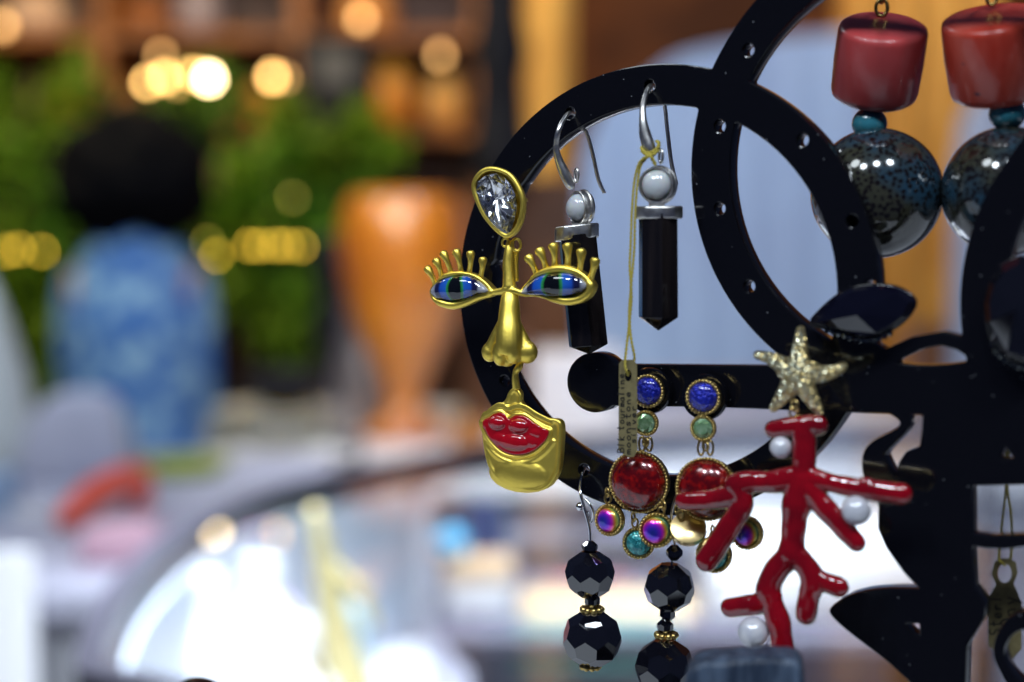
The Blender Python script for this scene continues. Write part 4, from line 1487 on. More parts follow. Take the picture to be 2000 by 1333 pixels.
sh_ = [Vector((a, b, 0)) for a, b in crom([(-0.195, 0.45), (-0.224, 0.63), (-0.223, 0.80), (-0.196, 0.94), (-0.126, 1.06), (-0.07, 1.125)], 6)] + [Vector((-0.035, 1.0, 0)), Vector((-0.03, 0.8, 0)), Vector((-0.02, 0.45, 0))]
MB().prism([Vector((p.x, p.y, SHZ)) for p in sh_], Vector((0, 0, -0.02))).build('shelf', greym, case, smooth=False)
MB().prism([Vector((p.x, p.y, SHZ - 0.03)) for p in sh_], Vector((0, 0, FLOOR - SHZ + 0.03))).build('plinth', greym, case, smooth=False)
# white inner back panel along the curve
bp_ = [Vector((a, b, 0)) for a, b in crom([(-0.195, 0.46), (-0.222, 0.63), (-0.221, 0.80), (-0.194, 0.94), (-0.125, 1.055), (-0.095, 1.095)], 8)]
ob = [p + (Vector((0.22, 0.86, 0)) - p).normalized() * -0.004 for p in bp_]
loop = bp_ + ob[::-1]
MB().prism([Vector((p.x, p.y, SHZ + 0.001)) for p in loop], Vector((0, 0, RZ - SHZ - 0.018))).build('inner_back_panel', M('pale_blue_panel', (0.66, 0.72, 0.82), 0.4), case, smooth=False)
for a, b in ((0.5, 1.345), (0.685, 0.9), (0.5, 0.415)):
    MB().box((a - 0.009, b - 0.009, FLOOR), (a + 0.009, b + 0.009, RZ - 0.0165)).build('post', darkm, case, smooth=False)
q = at(818, 950, 1.13)
mb = MB().box((q.x - 0.012, 1.12, SHZ + 0.0005), (q.x + 0.012, 1.138, RZ - 0.0165))
mb.build('post', M('brushed_aluminium', (0.70, 0.70, 0.76), 0.4, 0.3), case, smooth=False)


def onpix(px, Y, z):
    d = ray(px, 700)
    x = d.x / d.y * (Y - CAM.y)
    return Vector((x, Y, z))


def lathe_thing(name, label, cat, c, prof, mat, part, group=None, n=36):
    """prof: (radius, height) from the base up"""
    t = thing(name, c, 0, label, cat, group)
    MB().lathe(Vector(c), X3, Y3, Z3, prof, n).build(part, mat, t)
    return t


ty = [Vector((a, b, 0)) for a, b in crom([(-0.185, 0.50), (-0.212, 0.63), (-0.211, 0.80), (-0.185, 0.93), (-0.12, 1.04), (-0.085, 1.08)], 6)] + [Vector((-0.07, 1.0, 0)), Vector((-0.06, 0.8, 0)), Vector((-0.05, 0.5, 0))]
TYZ = SHZ + 0.006
tr0 = MB().prism([Vector((p.x, p.y, SHZ + 0.0003)) for p in ty], Vector((0, 0, 0.0055))).build('display_tray', white, smooth=False)
tag(tr0, 'white display tray under the busts in the glass case', 'tray')
# white neck busts in the case
bustm = M('white_leatherette', (0.84, 0.84, 0.86), 0.4)


def bust(px, Y, h, rw, label):
    c = onpix(px, Y, TYZ + 0.0002)
    t = thing('neck_bust', c, 0, label, 'jewellery bust', 'white busts in the glass case')
    mb = MB()
    mb.lathe(c, X3, Y3, Z3, [(0, 0), (rw * 1.0, 0), (rw * 1.02, h * 0.05), (rw * 0.95, h * 0.18), (rw * 0.98, h * 0.4), (rw * 0.85, h * 0.58), (rw * 0.45, h * 0.70), (rw * 0.34, h * 0.82), (rw * 0.36, h * 0.95), (rw * 0.30, h), (0, h * 1.01)], 32, 1.0, 0.55)
    mb.build('bust_body', bustm, t)
    mb = MB()
    mb.torus(c + Vector((0, -rw * 0.28, h * 0.56)), X3, (Z3 * 0.9 + Y3 * 0.42), rw * 0.6, 0.004, 28, 6)
    mb.build('necklace', goldp if px > 500 else M('lilac_beads', (0.45, 0.36, 0.5), 0.2), t)
    return t


bust(385, 0.80, 0.125, 0.050, 'white neck bust nearest the curved end of the glass case')
bust(500, 0.90, 0.115, 0.050, 'white neck bust in the middle of the glass case')
bust(300, 0.66, 0.085, 0.040, 'small white neck bust low in the bend of the glass case')
bust(560, 0.76, 0.10, 0.036, 'slim white neck bust beside the gold figure')
# gold figure
c = onpix(655, 0.86, TYZ + 0.0002)
gf = thing('gold_figure', c, 0, 'tall pale gold figurine standing in the glass case', 'figurine')
gfm = M('pale_gold_paint', (0.50, 0.42, 0.20), 0.5, 0.0)
mb = MB()
p_ = [c + Vector((x, 0, z)) for x, z in ((0.006, 0.0), (0.010, 0.02), (0.002, 0.05), (-0.004, 0.085), (-0.010, 0.12), (-0.014, 0.15))]
q_ = crom(p_, 6)
mb.tube(q_, [0.022 - 0.016 * (k / (len(q_) - 1)) for k in range(len(q_))], 14)
mb.sphere(c + Vector((-0.016, 0, 0.156)), 0.007, 16, 12)
mb.tube([c + Vector(v) for v in ((-0.008, 0, 0.12), (0.016, -0.002, 0.10), (0.028, -0.004, 0.07))], [0.006, 0.006, 0.004], 8)
mb.build('figure_body', gfm, gf, remesh=0.0025, iters=4)
MB().lathe(c, X3, Y3, Z3, [(0, 0), (0.028, 0), (0.028, 0.006), (0, 0.006)], 24).build('base', gfm, gf, sharp=40)
bang = M('bright_silver', (0.9, 0.92, 0.97), 0.12, 1.0)
rn = random.Random(8)
for px_, Y_ in ((440, 0.86), (590, 0.80)):
    c = onpix(px_, Y_, TYZ + 0.0003)
    r_ = rn.uniform(0.012, 0.020)
    yw = rn.uniform(0, 3)
    o = MB().torus(c + Z3 * (r_ + 0.0022), Vector((math.cos(yw), math.sin(yw), 0)), Z3, r_, 0.0022, 24, 8).build('bangle', bang)
    tag(o, 'silver bangle standing among the white busts, %s' % ('nearer the slim bust' if px_ > 450 else 'nearer the curved end'), 'bangle', 'silver bangles in the glass case')
for px_, Y_, h_, colr, nm, lb in ((345, 0.72, 0.022, (0.60, 0.55, 0.66), 'lilac_ring_box', 'lilac ring box low in the bend of the glass case'), (430, 0.70, 0.018, (0.75, 0.66, 0.62), 'blush_ring_box', 'blush ring box in front of the white busts'),
                                  (455, 0.97, 0.05, (0.45, 0.50, 0.62), 'grey_ring_box', 'tall grey blue ring box behind the white busts'), (610, 0.95, 0.04, (0.80, 0.80, 0.84), 'white_ring_box', 'white ring box behind the gold figurine'),
                                  (520, 0.66, 0.014, (0.62, 0.62, 0.72), 'silver_ring_box', 'flat silver ring box at the front of the tray'), (690, 0.93, 0.07, (0.40, 0.58, 0.72), 'pale_blue_ring_box', 'pale blue ring box beside the aluminium post')):
    c = onpix(px_, Y_, TYZ + 0.0003)
    o = MB().box((c.x - 0.013, Y_ - 0.012, c.z), (c.x + 0.013, Y_ + 0.012, c.z + h_)).build(nm, M(nm, colr, 0.3), bevel=0.003, sharp=40)
    tag(o, lb, 'ring box')
# pink flower
c = onpix(492, 1.00, TYZ + 0.0002)
pk = thing('pink_flower', c, 0, 'bright pink paper rose on a stem in the glass case', 'flower')
MB().tube([c, c + Vector((0, 0, 0.108))], 0.002, 8).build('stem', M('stem_green', (0.06, 0.14, 0.04), 0.6), pk)
pkm = M('pink_paper', (0.62, 0.03, 0.26), 0.7)
for k in range(9):
    a = k * 2.4
    r_ = 0.006 + 0.0012 * k
    cen = c + Vector((math.cos(a) * r_, math.sin(a) * r_, 0.118 - 0.0006 * k))
    nrm_ = Vector((math.cos(a), math.sin(a), 0.5)).normalized()
    u_ = nrm_.orthogonal().normalized()
    MB().sphere(cen, (0.010, 0.012, 0.003), 12, 8, (u_, nrm_.cross(u_), nrm_)).build('petal', pkm, pk)

# ------------------------------------------------------------------ long back counter
bc = thing('back_counter', (0.5, 2.3, FLOOR), 0, 'long white topped counter behind the glass case', 'counter')
CZ = -0.34
MB().box((-0.42, 1.88, CZ - 0.03), (2.2, 2.75, CZ)).build('counter_top', white, bc, smooth=False, bevel=0.006)
MB().box((-0.39, 1.92, FLOOR), (2.17, 2.72, CZ - 0.0305)).build('front_cabinet', greym, bc, smooth=False)
# amber vase
PZ = psz(2.3)
c = onpix(790, 2.3, CZ + 0.0003)
amber = M('amber_glass', (0.78, 0.27, 0.012), 0.32, coat=0.0, spec=1.0, trans=0.25, ior=1.5, sss=0.2, mix=(7, (0.50, 0.13, 0.008), 0.38, 0.62))
hh = lambda py: (CZ and (at(803, py, 2.3).z - CZ))
prof = [(0, 0), (88 * PZ, 0), (84 * PZ, 0.012), (50 * PZ, 0.03), (34 * PZ, 0.055)]
for py, hw in ((785, 34), (765, 38), (735, 50), (700, 68), (660, 88), (610, 107), (560, 119), (510, 125), (460, 125), (420, 119), (390, 106), (376, 94)):
    prof.append((hw * PZ, hh(py)))
prof += [(90 * PZ, hh(376)), (96 * PZ, hh(392)), (110 * PZ, hh(425)), (114 * PZ, hh(470)), (108 * PZ, hh(560)), (78 * PZ, hh(660)), (42 * PZ, hh(720)), (0, hh(738))]
lathe_thing('amber_vase', 'large orange amber goblet vase with a flared foot', 'vase', c, prof, amber, 'vase_body', n=48)
# stacked plates, dark bowl
for k in range(5):
    r_ = 0.118 - 0.006 * max(0, k - 1)
    c = onpix(545, 2.12, CZ + 0.0003 + k * 0.0145)
    pl = MB().lathe(c, X3, Y3, Z3, [(0, 0), (r_ * 0.55, 0), (r_ * 0.6, 0.003), (r_ * 0.97, 0.011), (r_, 0.0138), (r_ * 0.95, 0.0138), (r_ * 0.6, 0.007), (0, 0.006)], 40).build('plate', ceramw)
    tag(pl, ['white china plate at the bottom of the plate stack', 'white china plate second from the bottom of the stack', 'white china plate in the middle of the stack', 'white china plate second from the top of the stack', 'white china plate on top of the stack under the dark bowl'][k], 'plate', 'stacked china plates')
c = onpix(555, 2.12, CZ + 0.0003 + 5 * 0.0145)
lathe_thing('dark_bowl', 'small dark bowl resting on the stack of plates', 'bowl', c, [(0, 0), (0.03, 0), (0.045, 0.012), (0.065, 0.04), (0.068, 0.055), (0.063, 0.055), (0.04, 0.016), (0, 0.01)], blackm, 'bowl_body')
# wide white dish in front
c = onpix(560, 1.95, CZ + 0.0003)
lathe_thing('white_dish', 'wide low white dish in front of the plate stack', 'dish', c, [(0, 0), (0.055, 0), (0.06, 0.004), (0.098, 0.022), (0.102, 0.027), (0.096, 0.027), (0.055, 0.009), (0, 0.008)], ceramw, 'dish_body')
# pewter jug
c = onpix(712, 2.42, CZ + 0.0003)
jg = lathe_thing('pewter_jug', 'grey pewter jug beside the amber vase', 'jug', c, [(0, 0), (0.045, 0), (0.055, 0.03), (0.058, 0.08), (0.045, 0.14), (0.036, 0.19), (0.042, 0.215), (0.038, 0.215), (0.03, 0.18), (0, 0.15)], M('pewter', (0.30, 0.27, 0.27), 0.35, 0.7), 'jug_body')
MB().tube([c + Vector(v) for v in crom([(0.036, 0, 0.19), (0.07, 0, 0.18), (0.082, 0, 0.13), (0.055, 0, 0.07)], 6)], 0.006, 8).build('handle', MATS['pewter'], jg)
# black candlestick
c = onpix(645, 2.55, CZ + 0.0003)
lathe_thing('black_candlestick', 'tall black turned candlestick between plant and vase', 'candlestick', c, [(0, 0), (0.05, 0), (0.045, 0.015), (0.018, 0.03), (0.022, 0.10), (0.03, 0.16), (0.02, 0.2), (0.026, 0.27), (0.03, 0.30), (0.024, 0.33), (0, 0.33)], blackm, 'turned_body')

# things to the right, nearer than the back counter: low white table
tb = thing('low_table', onpix(1300, 1.62, FLOOR), 0, 'slate grey table holding a red box and white blocks behind the stand', 'table')
TZ = -0.44
beige = M('beige_cloth', (0.62, 0.48, 0.30), 0.7)
x0, x1 = onpix(820, 1.5, 0).x, onpix(1960, 1.5, 0).x
MB().box((x0, 1.42, TZ - 0.02), (x1, 1.84, TZ)).build('table_top', M('slate_top', (0.16, 0.16, 0.22), 0.4), tb, smooth=False, bevel=0.004)
for a in (x0 + 0.03, x1 - 0.03):
    for b in (1.45, 1.80):
        MB().box((a - 0.015, b - 0.015, FLOOR), (a + 0.015, b + 0.015, TZ - 0.0203)).build('leg', darkm, tb, smooth=False)


def blk(name, label, cat, x0, x1, ytop, Y, depth, mat, part, bev=0.006, z0=TZ, group=None):
    a, b = at(x0, ytop, Y), at(x1, ytop, Y)
    t = thing(name, ((a.x + b.x) / 2, Y + depth / 2, z0 + 0.0003), 0, label, cat, group)
    MB().box((a.x, Y, z0 + 0.0003), (b.x, Y + depth, a.z)).build(part, mat, t, smooth=True, bevel=bev, sharp=40)
    return t


blk('beige_runner', 'folded beige cloth under the red box on the slate table', 'cloth', 1000, 1388, 1262, 1.49, 0.16, beige, 'folded_cloth', 0.012)
blk('white_pedestal', 'broad white display pedestal glowing behind the coral branch', 'pedestal', 1388, 1800, 1050, 1.48, 0.2, white, 'pedestal_block')
blk('white_box', 'white gift box with a tan lid beside the grey post', 'box', 868, 1000, 1120, 1.50, 0.08, white, 'box_body')
a = at(935, 1112, 1.54)
lid = MB().box((a.x - 0.040, 1.498, a.z - 0.008), (a.x + 0.040, 1.584, a.z + 0.012)).build('box_lid', M('tan_card', (0.62, 0.44, 0.28), 0.6), bpy.data.objects['white_box'], smooth=False, bevel=0.003)
cy_ = at(874, 1078, 1.52)
bl = MB().sphere(Vector((cy_.x + 0.004, 1.53, a.z + 0.012 + 0.0205)), 0.0205, 24, 16).build('blue_ball', M('sky_blue_gloss', (0.08, 0.45, 0.75), 0.25))
tag(bl, 'sky blue ball on top of the white gift box', 'ball')
rb = blk('red_velvet_box', 'rounded coral red velvet box on the beige cloth', 'box', 1062, 1246, 1182, 1.66, 0.05, M('coral_red_velvet', (0.70, 0.12, 0.09), 0.6, sheen=0.3), 'box_body', 0.03)
blk('black_bag', 'low black leather bag behind the red box', 'bag', 1010, 1384, 1085, 1.73, 0.09, M('black_leather', (0.02, 0.02, 0.03), 0.4), 'bag_body', 0.03)
a = at(1195, 1085, 1.77)
MB().tube([Vector((a.x + u, 1.775, a.z - 0.01 + v)) for u, v in crom([(-0.05, 0), (-0.04, 0.045), (0, 0.06), (0.04, 0.045), (0.05, 0)], 6)], 0.005, 8).build('handle', MATS['black_leather'], bpy.data.objects['black_bag'])
blk('teal_folder', 'flat teal folder lying at the front of the slate table', 'folder', 1010, 1330, 1322, 1.425, 0.06, M('teal_card', (0.10, 0.26, 0.26), 0.6), 'folder_cover', 0.002)

# ------------------------------------------------------------------ left side counter and what stands on it
lc = thing('side_counter', (-0.75, 1.4, FLOOR), 0, 'grey side counter beside the curved end of the glass case', 'counter')
LZ = -0.292
MB().box((-1.3, 1.02, LZ - 0.03), (-0.235, 1.80, LZ)).build('counter_top', greym, lc, smooth=False, bevel=0.005)
MB().box((-1.27, 1.06, FLOOR), (-0.265, 1.77, LZ - 0.0305)).build('front_cabinet', white, lc, smooth=False)
c = onpix(-40, 1.66, LZ + 0.0003)
k = psz(1.66)
lathe_thing('white_table_lamp', 'white cone shaped lamp base at the left picture edge', 'lamp base', c, [(0, 0), (92 * k, 0), (104 * k, 0.02), (104 * k, 0.06), (88 * k, 0.12), (55 * k, 0.19), (25 * k, 0.24), (0, 0.245)], M('cream_glaze', (0.70, 0.72, 0.66), 0.3), 'lamp_base')
# red feather fan
c = onpix(190, 1.32, LZ + 0.0003)
rf = thing('red_scarf', c, 0, 'folded orange red scarf slanting up on the side counter', 'scarf')
rfm = M('orange_red_silk', (0.90, 0.07, 0.010), 0.5, sheen=0.3)
A, B = at(125, 1052, 1.26), at(262, 935, 1.40)
A.z = LZ + 0.008
mb = MB()
for o_, r_ in ((0, 0.014), (0.012, 0.012), (-0.010, 0.011)):
    q_ = crom([A + Vector((0, o_, 0.004)), A * 0.6 + B * 0.4 + Vector((0, o_, 0.010)), B + Vector((0, o_, 0)), B + Vector((0.006, o_, -0.03))], 6)
    mb.tube(q_, [r_ * (0.75 + 0.5 * math.sin(i / len(q_) * 3.1)) for i in range(len(q_))], 12)
mb.build('silk_fold', rfm, rf, remesh=0.003, iters=4)
# green leaf dish
c = onpix(345, 1.62, LZ + 0.0003)
ld = thing('leaf_dish', c, 0, 'yellow green leaf shaped dish on the side counter', 'dish')
mb = MB()
ol = [(-0.042, 0), (-0.025, 0.030), (0.0, 0.042), (0.025, 0.033), (0.05, 0.0), (0.025, -0.033), (0, -0.042), (-0.025, -0.030)]
O_ = [q * 1.3 for q in crom(ol, 4, True)]
mb.rings([[c + Vector((a * 0.7, b * 0.7, 0)) for a, b in O_], [c + Vector((a, b, 0.016)) for a, b in O_], [c + Vector((a * 0.95, b * 0.95, 0.016)) for a, b in O_], [c + Vector((a * 0.6, b * 0.6, 0.004)) for a, b in O_]])
mb.build('dish_body', M('leaf_glaze', (0.30, 0.34, 0.03), 0.25, coat=0.4), ld)
# pale draped cloth bag
c = onpix(150, 1.60, LZ + 0.0003)
bg = thing('canvas_bag', c, 0, 'pale lavender canvas bag leaning behind the red scarf', 'bag')
mb = MB()
k = psz(1.60)
mb.rings([[c + Vector((sx * 105 * k * s_ + 10 * k * (1 - s_), sy * 0.035 * (0.5 + s_ / 2), h_)) for sx, sy in ((-1, -1), (-0.3, -1.3), (0.3, -1.2), (1, -1), (1, 1), (0.3, 1.2), (-0.3, 1.1), (-1, 1))] for h_, s_ in ((0, 0.95), (0.02, 1.0), (0.05, 0.92), (0.08, 0.75), (0.10, 0.5), (0.104, 0.25))])
mb.build('bag_body', M('pale_canvas', (0.50, 0.50, 0.58), 0.8, mix=(20, (0.42, 0.42, 0.52), 0.35, 0.7)), bg, remesh=0.004, iters=6)
blk('pink_box', 'dusty pink box lying below the red scarf', 'box', 150, 290, 1040, 1.10, 0.07, M('dusty_pink', (0.50, 0.30, 0.36), 0.6), 'box_body', 0.004, LZ)
blk('price_card', 'white price card standing left of the red scarf', 'card', 20, 100, 985, 1.30, 0.004, white, 'card', 0.001, LZ)
blk('blue_card_box', 'small pale blue card box at the left edge of the side counter', 'box', -60, 18, 930, 1.34, 0.05, M('pale_blue_card', (0.30, 0.42, 0.58), 0.6), 'box_body', 0.003, LZ)
blk('cream_card', 'cream card standing on the side counter behind the leaf dish', 'card', 395, 455, 880, 1.74, 0.004, M('cream_card', (0.72, 0.66, 0.52), 0.6), 'card', 0.001, LZ)
blk('grey_tin', 'dark grey tin on the back counter left of the amber vase foot', 'tin', 655, 705, 855, 2.0, 0.05, M('grey_tin', (0.16, 0.16, 0.18), 0.3, 0.6), 'tin_body', 0.003, CZ)
blk('brown_box', 'brown wooden box on the back counter under the gold chin', 'box', 880, 960, 830, 2.02, 0.08, wood, 'box_body', 0.003, CZ)
blk('dark_blue_box', 'dark blue box on the slate table right of the aluminium post', 'box', 905, 985, 985, 1.79, 0.04, M('dark_blue_card', (0.03, 0.05, 0.14), 0.5), 'box_body', 0.003, TZ)
# small white stones row on the far left front
c = onpix(40, 0.84, -0.5)
blk('white_sign_board', 'small white board leaning at the lower left edge', 'board', -160, 62, 1080, 1.0, 0.012, white, 'board', 0.002, FLOOR)

# ------------------------------------------------------------------ the person behind the counter
PY = 2.98
PXc = onpix(268, PY, 0).x
top_head = at(265, 255, PY).z
H = top_head - FLOOR
skin = M('skin', (0.42, 0.24, 0.16), 0.5, sss=0.1)
shirt = M('blue_floral_cloth', (0.03, 0.14, 0.46), 0.8, mix=(22, (0.36, 0.60, 0.74), 0.45, 0.66))
jeans = M('dark_trousers', (0.03, 0.035, 0.06), 0.8)
hairm = M('black_hair', (0.003, 0.003, 0.004), 0.9, spec=0.05)


def skin_mesh(name, pts, edges, mat, parent, root=0, sub=2):
    me = bpy.data.meshes.new(name)
    PM = WM[parent.name] if parent else Matrix.Identity(4)
    me.from_pydata([PM.inverted() @ Vector(p[:3]) for p in pts], edges, [])
    o = bpy.data.objects.new(name, me)
    COL.objects.link(o)
    o.modifiers.new('k', 'SKIN').use_smooth_shade = True
    for v, p in zip(me.skin_vertices[0].data, pts):
        v.radius = (p[3], p[4] if len(p) > 4 else p[3])
        v.use_root = False
    me.skin_vertices[0].data[root].use_root = True
    md = o.modifiers.new('u', 'SUBSURF')
    md.levels = md.render_levels = sub
    dg = bpy.context.evaluated_depsgraph_get()
    dg.update()
    new = bpy.data.meshes.new_from_object(o.evaluated_get(dg))
    o.modifiers.clear()
    o.data = new
    new.materials.clear()
    new.materials.append(mat)
    new.polygons.foreach_set('use_smooth', [True] * len(new.polygons))
    if parent:
        o.parent = parent
    WM[o.name] = PM
    return o


per = thing('person', (PXc, PY, FLOOR), 0, 'person with bushy black hair and blue floral blouse behind the counter', 'person')
hs = H / 1.66
P0 = Vector((PXc, PY, FLOOR))


def bp(x, y, z, r, r2=None):
    v = P0 + Vector((x, y, z)) * hs
    return (v.x, v.y, v.z, r * hs, (r2 or r) * hs)


pts = [bp(0, 0, 0.90, 0.135, 0.11), bp(0, 0, 1.05, 0.12, 0.095), bp(0, 0.0, 1.22, 0.135, 0.10), bp(0, 0, 1.34, 0.12, 0.085), bp(0, 0, 1.42, 0.055), bp(0, 0.015, 1.48, 0.06), bp(0, 0.02, 1.56, 0.085, 0.095), bp(0, 0.02, 1.63, 0.06, 0.07)]
ed = [(0, 1), (1, 2), (2, 3), (3, 4), (4, 5), (5, 6), (6, 7)]
for s_ in (-1, 1):
    b_ = len(pts)
    pts += [bp(0.11 * s_, 0, 1.335, 0.05), bp(0.122 * s_, 0.0, 1.20, 0.040), bp(0.13 * s_, 0.01, 1.06, 0.036), bp(0.16 * s_, 0.09, 0.90, 0.03), bp(0.17 * s_, 0.15, 0.83, 0.024), bp(0.18 * s_, 0.19, 0.79, 0.034, 0.018)]
    ed += [(3, b_)] + [(b_ + k, b_ + k + 1) for k in range(5)]
    for k, (fx, L_) in enumerate(((-0.026, 0.062), (-0.009, 0.072), (0.009, 0.068), (0.026, 0.052))):
        f_ = len(pts)
        pts += [bp(0.18 * s_ + fx, 0.215, 0.765, 0.0095), bp(0.18 * s_ + fx * 1.1, 0.215 + L_ * 0.45, 0.74, 0.0085), bp(0.18 * s_ + fx * 1.1, 0.215 + L_ * 0.7, 0.70, 0.007)]
        ed += [(b_ + 5, f_), (f_, f_ + 1), (f_ + 1, f_ + 2)]
    f_ = len(pts)
    pts += [bp(0.18 * s_ - 0.045 * s_, 0.185, 0.785, 0.011), bp(0.18 * s_ - 0.06 * s_, 0.215, 0.76, 0.009)]
    ed += [(b_ + 5, f_), (f_, f_ + 1)]
    l_ = len(pts)
    pts += [bp(0.09 * s_, 0, 0.84, 0.095), bp(0.10 * s_, 0.01, 0.47, 0.058), bp(0.105 * s_, -0.01, 0.28, 0.052), bp(0.105 * s_, -0.01, 0.08, 0.034), bp(0.11 * s_, 0.06, 0.035, 0.036), bp(0.115 * s_, 0.15, 0.03, 0.03)]
    ed += [(0, l_)] + [(l_ + k, l_ + k + 1) for k in range(5)]
skin_mesh('body', pts, ed, skin, per)
# face on the far side: nose, ears, eyes, mouth
hc = P0 + Vector((0, 0.02, 1.56)) * hs
mb = MB()
mb.sphere(hc + Vector((0, 0.105, -0.01)) * hs, (0.013 * hs, 0.02 * hs, 0.024 * hs))
for s_ in (-1, 1):
    mb.sphere(hc + Vector((0.09 * s_, 0, -0.01)) * hs, (0.012 * hs, 0.02 * hs, 0.03 * hs))
mb.build('nose_and_ears', skin, per)
mb = MB()
for s_ in (-1, 1):
    mb.sphere(hc + Vector((0.034 * s_, 0.088, 0.012)) * hs, 0.013 * hs)
mb.build('eyes', M('eye_white', (0.7, 0.7, 0.7), 0.2), per)
MB().sphere(hc + Vector((0, 0.095, -0.05)) * hs, (0.025 * hs, 0.009 * hs, 0.009 * hs)).build('mouth', M('lip', (0.4, 0.12, 0.1), 0.5), per)
# hair: one bushy mass with an uneven outline
rn = random.Random(4)
mb = MB()
hcc = at(265, 350, PY + 0.0)
k = psz(PY)
for i in range(150):
    a, b = rn.uniform(0, 6.283), rn.uniform(-0.95, 1)
    d_ = Vector((math.cos(a) * math.sqrt(1 - b * b), math.sin(a) * math.sqrt(1 - b * b), b))
    if d_.y > 0.35 and d_.z < 0.45:
        continue
    mb.sphere(hcc + Vector((d_.x * 122 * k, d_.y * 95 * k - 0.01, d_.z * 104 * k)), rn.uniform(30, 46) * k, 10, 8)
mb.sphere(hcc + Vector((0, -0.02, 0)), (135 * k, 75 * k, 110 * k), 20, 14)
mb.build('hair', hairm, per, remesh=0.010, iters=1)
# blouse: loose shell round the torso with sleeves
mb = MB()
prof_b = [(0.85, 0.185, 0.135), (0.95, 0.182, 0.13), (1.05, 0.172, 0.125), (1.15, 0.172, 0.125), (1.25, 0.176, 0.125), (1.32, 0.168, 0.115), (1.385, 0.145, 0.10), (1.45, 0.085, 0.08)]
rings_ = []
for z_, rx_, ry_ in prof_b:
    rings_.append([P0 + Vector((rx_ * 0.84 * math.cos(t_) * (1 + 0.03 * math.sin(5 * t_ + z_ * 9)), ry_ * math.sin(t_) * (1 + 0.03 * math.sin(7 * t_)), z_)) * hs for t_ in [2 * math.pi * i / 40 for i in range(40)]])
mb.rings(rings_)
for s_ in (-1, 1):
    mb.tube([P0 + Vector(v) * hs for v in crom([(0.10 * s_, 0, 1.35), (0.115 * s_, 0, 1.29), (0.122 * s_, 0, 1.20), (0.125 * s_, 0.02, 1.08), (0.13 * s_, 0.06, 0.97)], 5)], [0.056 * hs - 0.0006 * i for i in range(21)], 16)
mb.build('blouse', shirt, per, remesh=0.008, iters=3)
mb = MB()
for s_ in (-1, 1):
    mb.tube([P0 + Vector(v) * hs for v in ((0.085 * s_, 0, 0.92), (0.09 * s_, 0, 0.84), (0.10 * s_, 0.01, 0.47), (0.105 * s_, -0.01, 0.10))], [0.11 * hs, 0.112 * hs, 0.078 * hs, 0.07 * hs], 18)
mb.build('trousers', jeans, per, remesh=0.01, iters=3)

# ------------------------------------------------------------------ leafy plants
leafm = M('leaf_green', (0.045, 0.15, 0.004), 0.6, spec=0.25, mix=(5, (0.14, 0.22, 0.006), 0.35, 0.68))
leafd = M('dark_leaf_green', (0.02, 0.08, 0.006), 0.6, spec=0.25, mix=(5, (0.07, 0.14, 0.008), 0.35, 0.68))
potm = M('terracotta', (0.36, 0.13, 0.06), 0.7)
bark = M('bark', (0.10, 0.06, 0.03), 0.8)


def leafy(px, py, Y, rx, rz, n, label, mat, seed, base=FLOOR):
    rn = random.Random(seed)
    C = at(px, py, Y)
    t = thing('leafy_plant', (C.x, Y, base), 0, label, 'plant', 'leafy plants behind the person')
    b0 = Vector((C.x, Y, base + 0.0003))
    pot = MB().lathe(b0, X3, Y3, Z3, [(0, 0), (0.13, 0), (0.18, 0.28), (0.19, 0.30), (0.16, 0.30), (0.15, 0.26), (0, 0.26)], 28).build('pot', potm, t, sharp=40)
    mb = MB()
    for k in range(5):
        e = C + Vector((rn.uniform(-0.7, 0.7) * rx, rn.uniform(-0.5, 0.5) * rx, rn.uniform(-0.3, 0.7) * rz))
        mb.tube(crom([b0 + Vector((rn.uniform(-0.03, 0.03), 0, 0.26)), b0 * 0.45 + C * 0.55 + Vector((rn.uniform(-0.05, 0.05), 0, 0)), e], 5), [0.014 - 0.001 * i for i in range(11)], 6)
    mb.build('trunk', bark, t)
    vs, fs = [], []
    for i in range(n):
        while True:
            d = Vector((rn.uniform(-1, 1), rn.uniform(-1, 1), rn.uniform(-1, 1)))
            if 0.25 < d.length < 1 * (0.8 + 0.25 * math.sin(5 * d.x + seed) * math.cos(4 * d.z)):
                break
        p = C + Vector((d.x * rx, d.y * rx * 0.7, d.z * rz))
        L = rn.uniform(0.035, 0.065)
        dr = (d + Vector((rn.uniform(-0.8, 0.8), rn.uniform(-0.8, 0.8), rn.uniform(-0.9, 0.3)))).normalized()
        sd = dr.orthogonal().normalized()
        sd = (Matrix.Rotation(rn.uniform(0, 6.28), 3, dr) @ sd) * L * 0.3
        up = dr.cross(sd).normalized() * L * 0.12
        b = len(vs)
        vs += [p, p + dr * L * 0.5 + sd + up, p + dr * L, p + dr * L * 0.5 - sd + up, p + dr * L * 0.5]
        fs += [(b, b + 1, b + 4), (b + 1, b + 2, b + 4), (b + 2, b + 3, b + 4), (b + 3, b, b + 4)]
    mb = MB().add(vs, fs)
    cr = mb.build('crown', mat, t, smooth=False)
    return t


leafy(20, 400, 3.55, 0.26, 0.46, 1500, 'bushy green plant at the left picture edge', leafm, 1)
leafy(300, 330, 3.75, 0.34, 0.30, 1500, 'dark green plant rising straight behind the black hair', leafd, 2)
leafy(520, 470, 3.45, 0.17, 0.36, 1500, 'bright green plant to the right of the person', leafm, 3)
leafy(690, 300, 3.6, 0.12, 0.10, 350, 'small sprig plant above the amber vase', leafm, 4)
leafy(130, 640, 3.5, 0.22, 0.20, 700, 'low olive plant beside the blue blouse', leafm, 6)

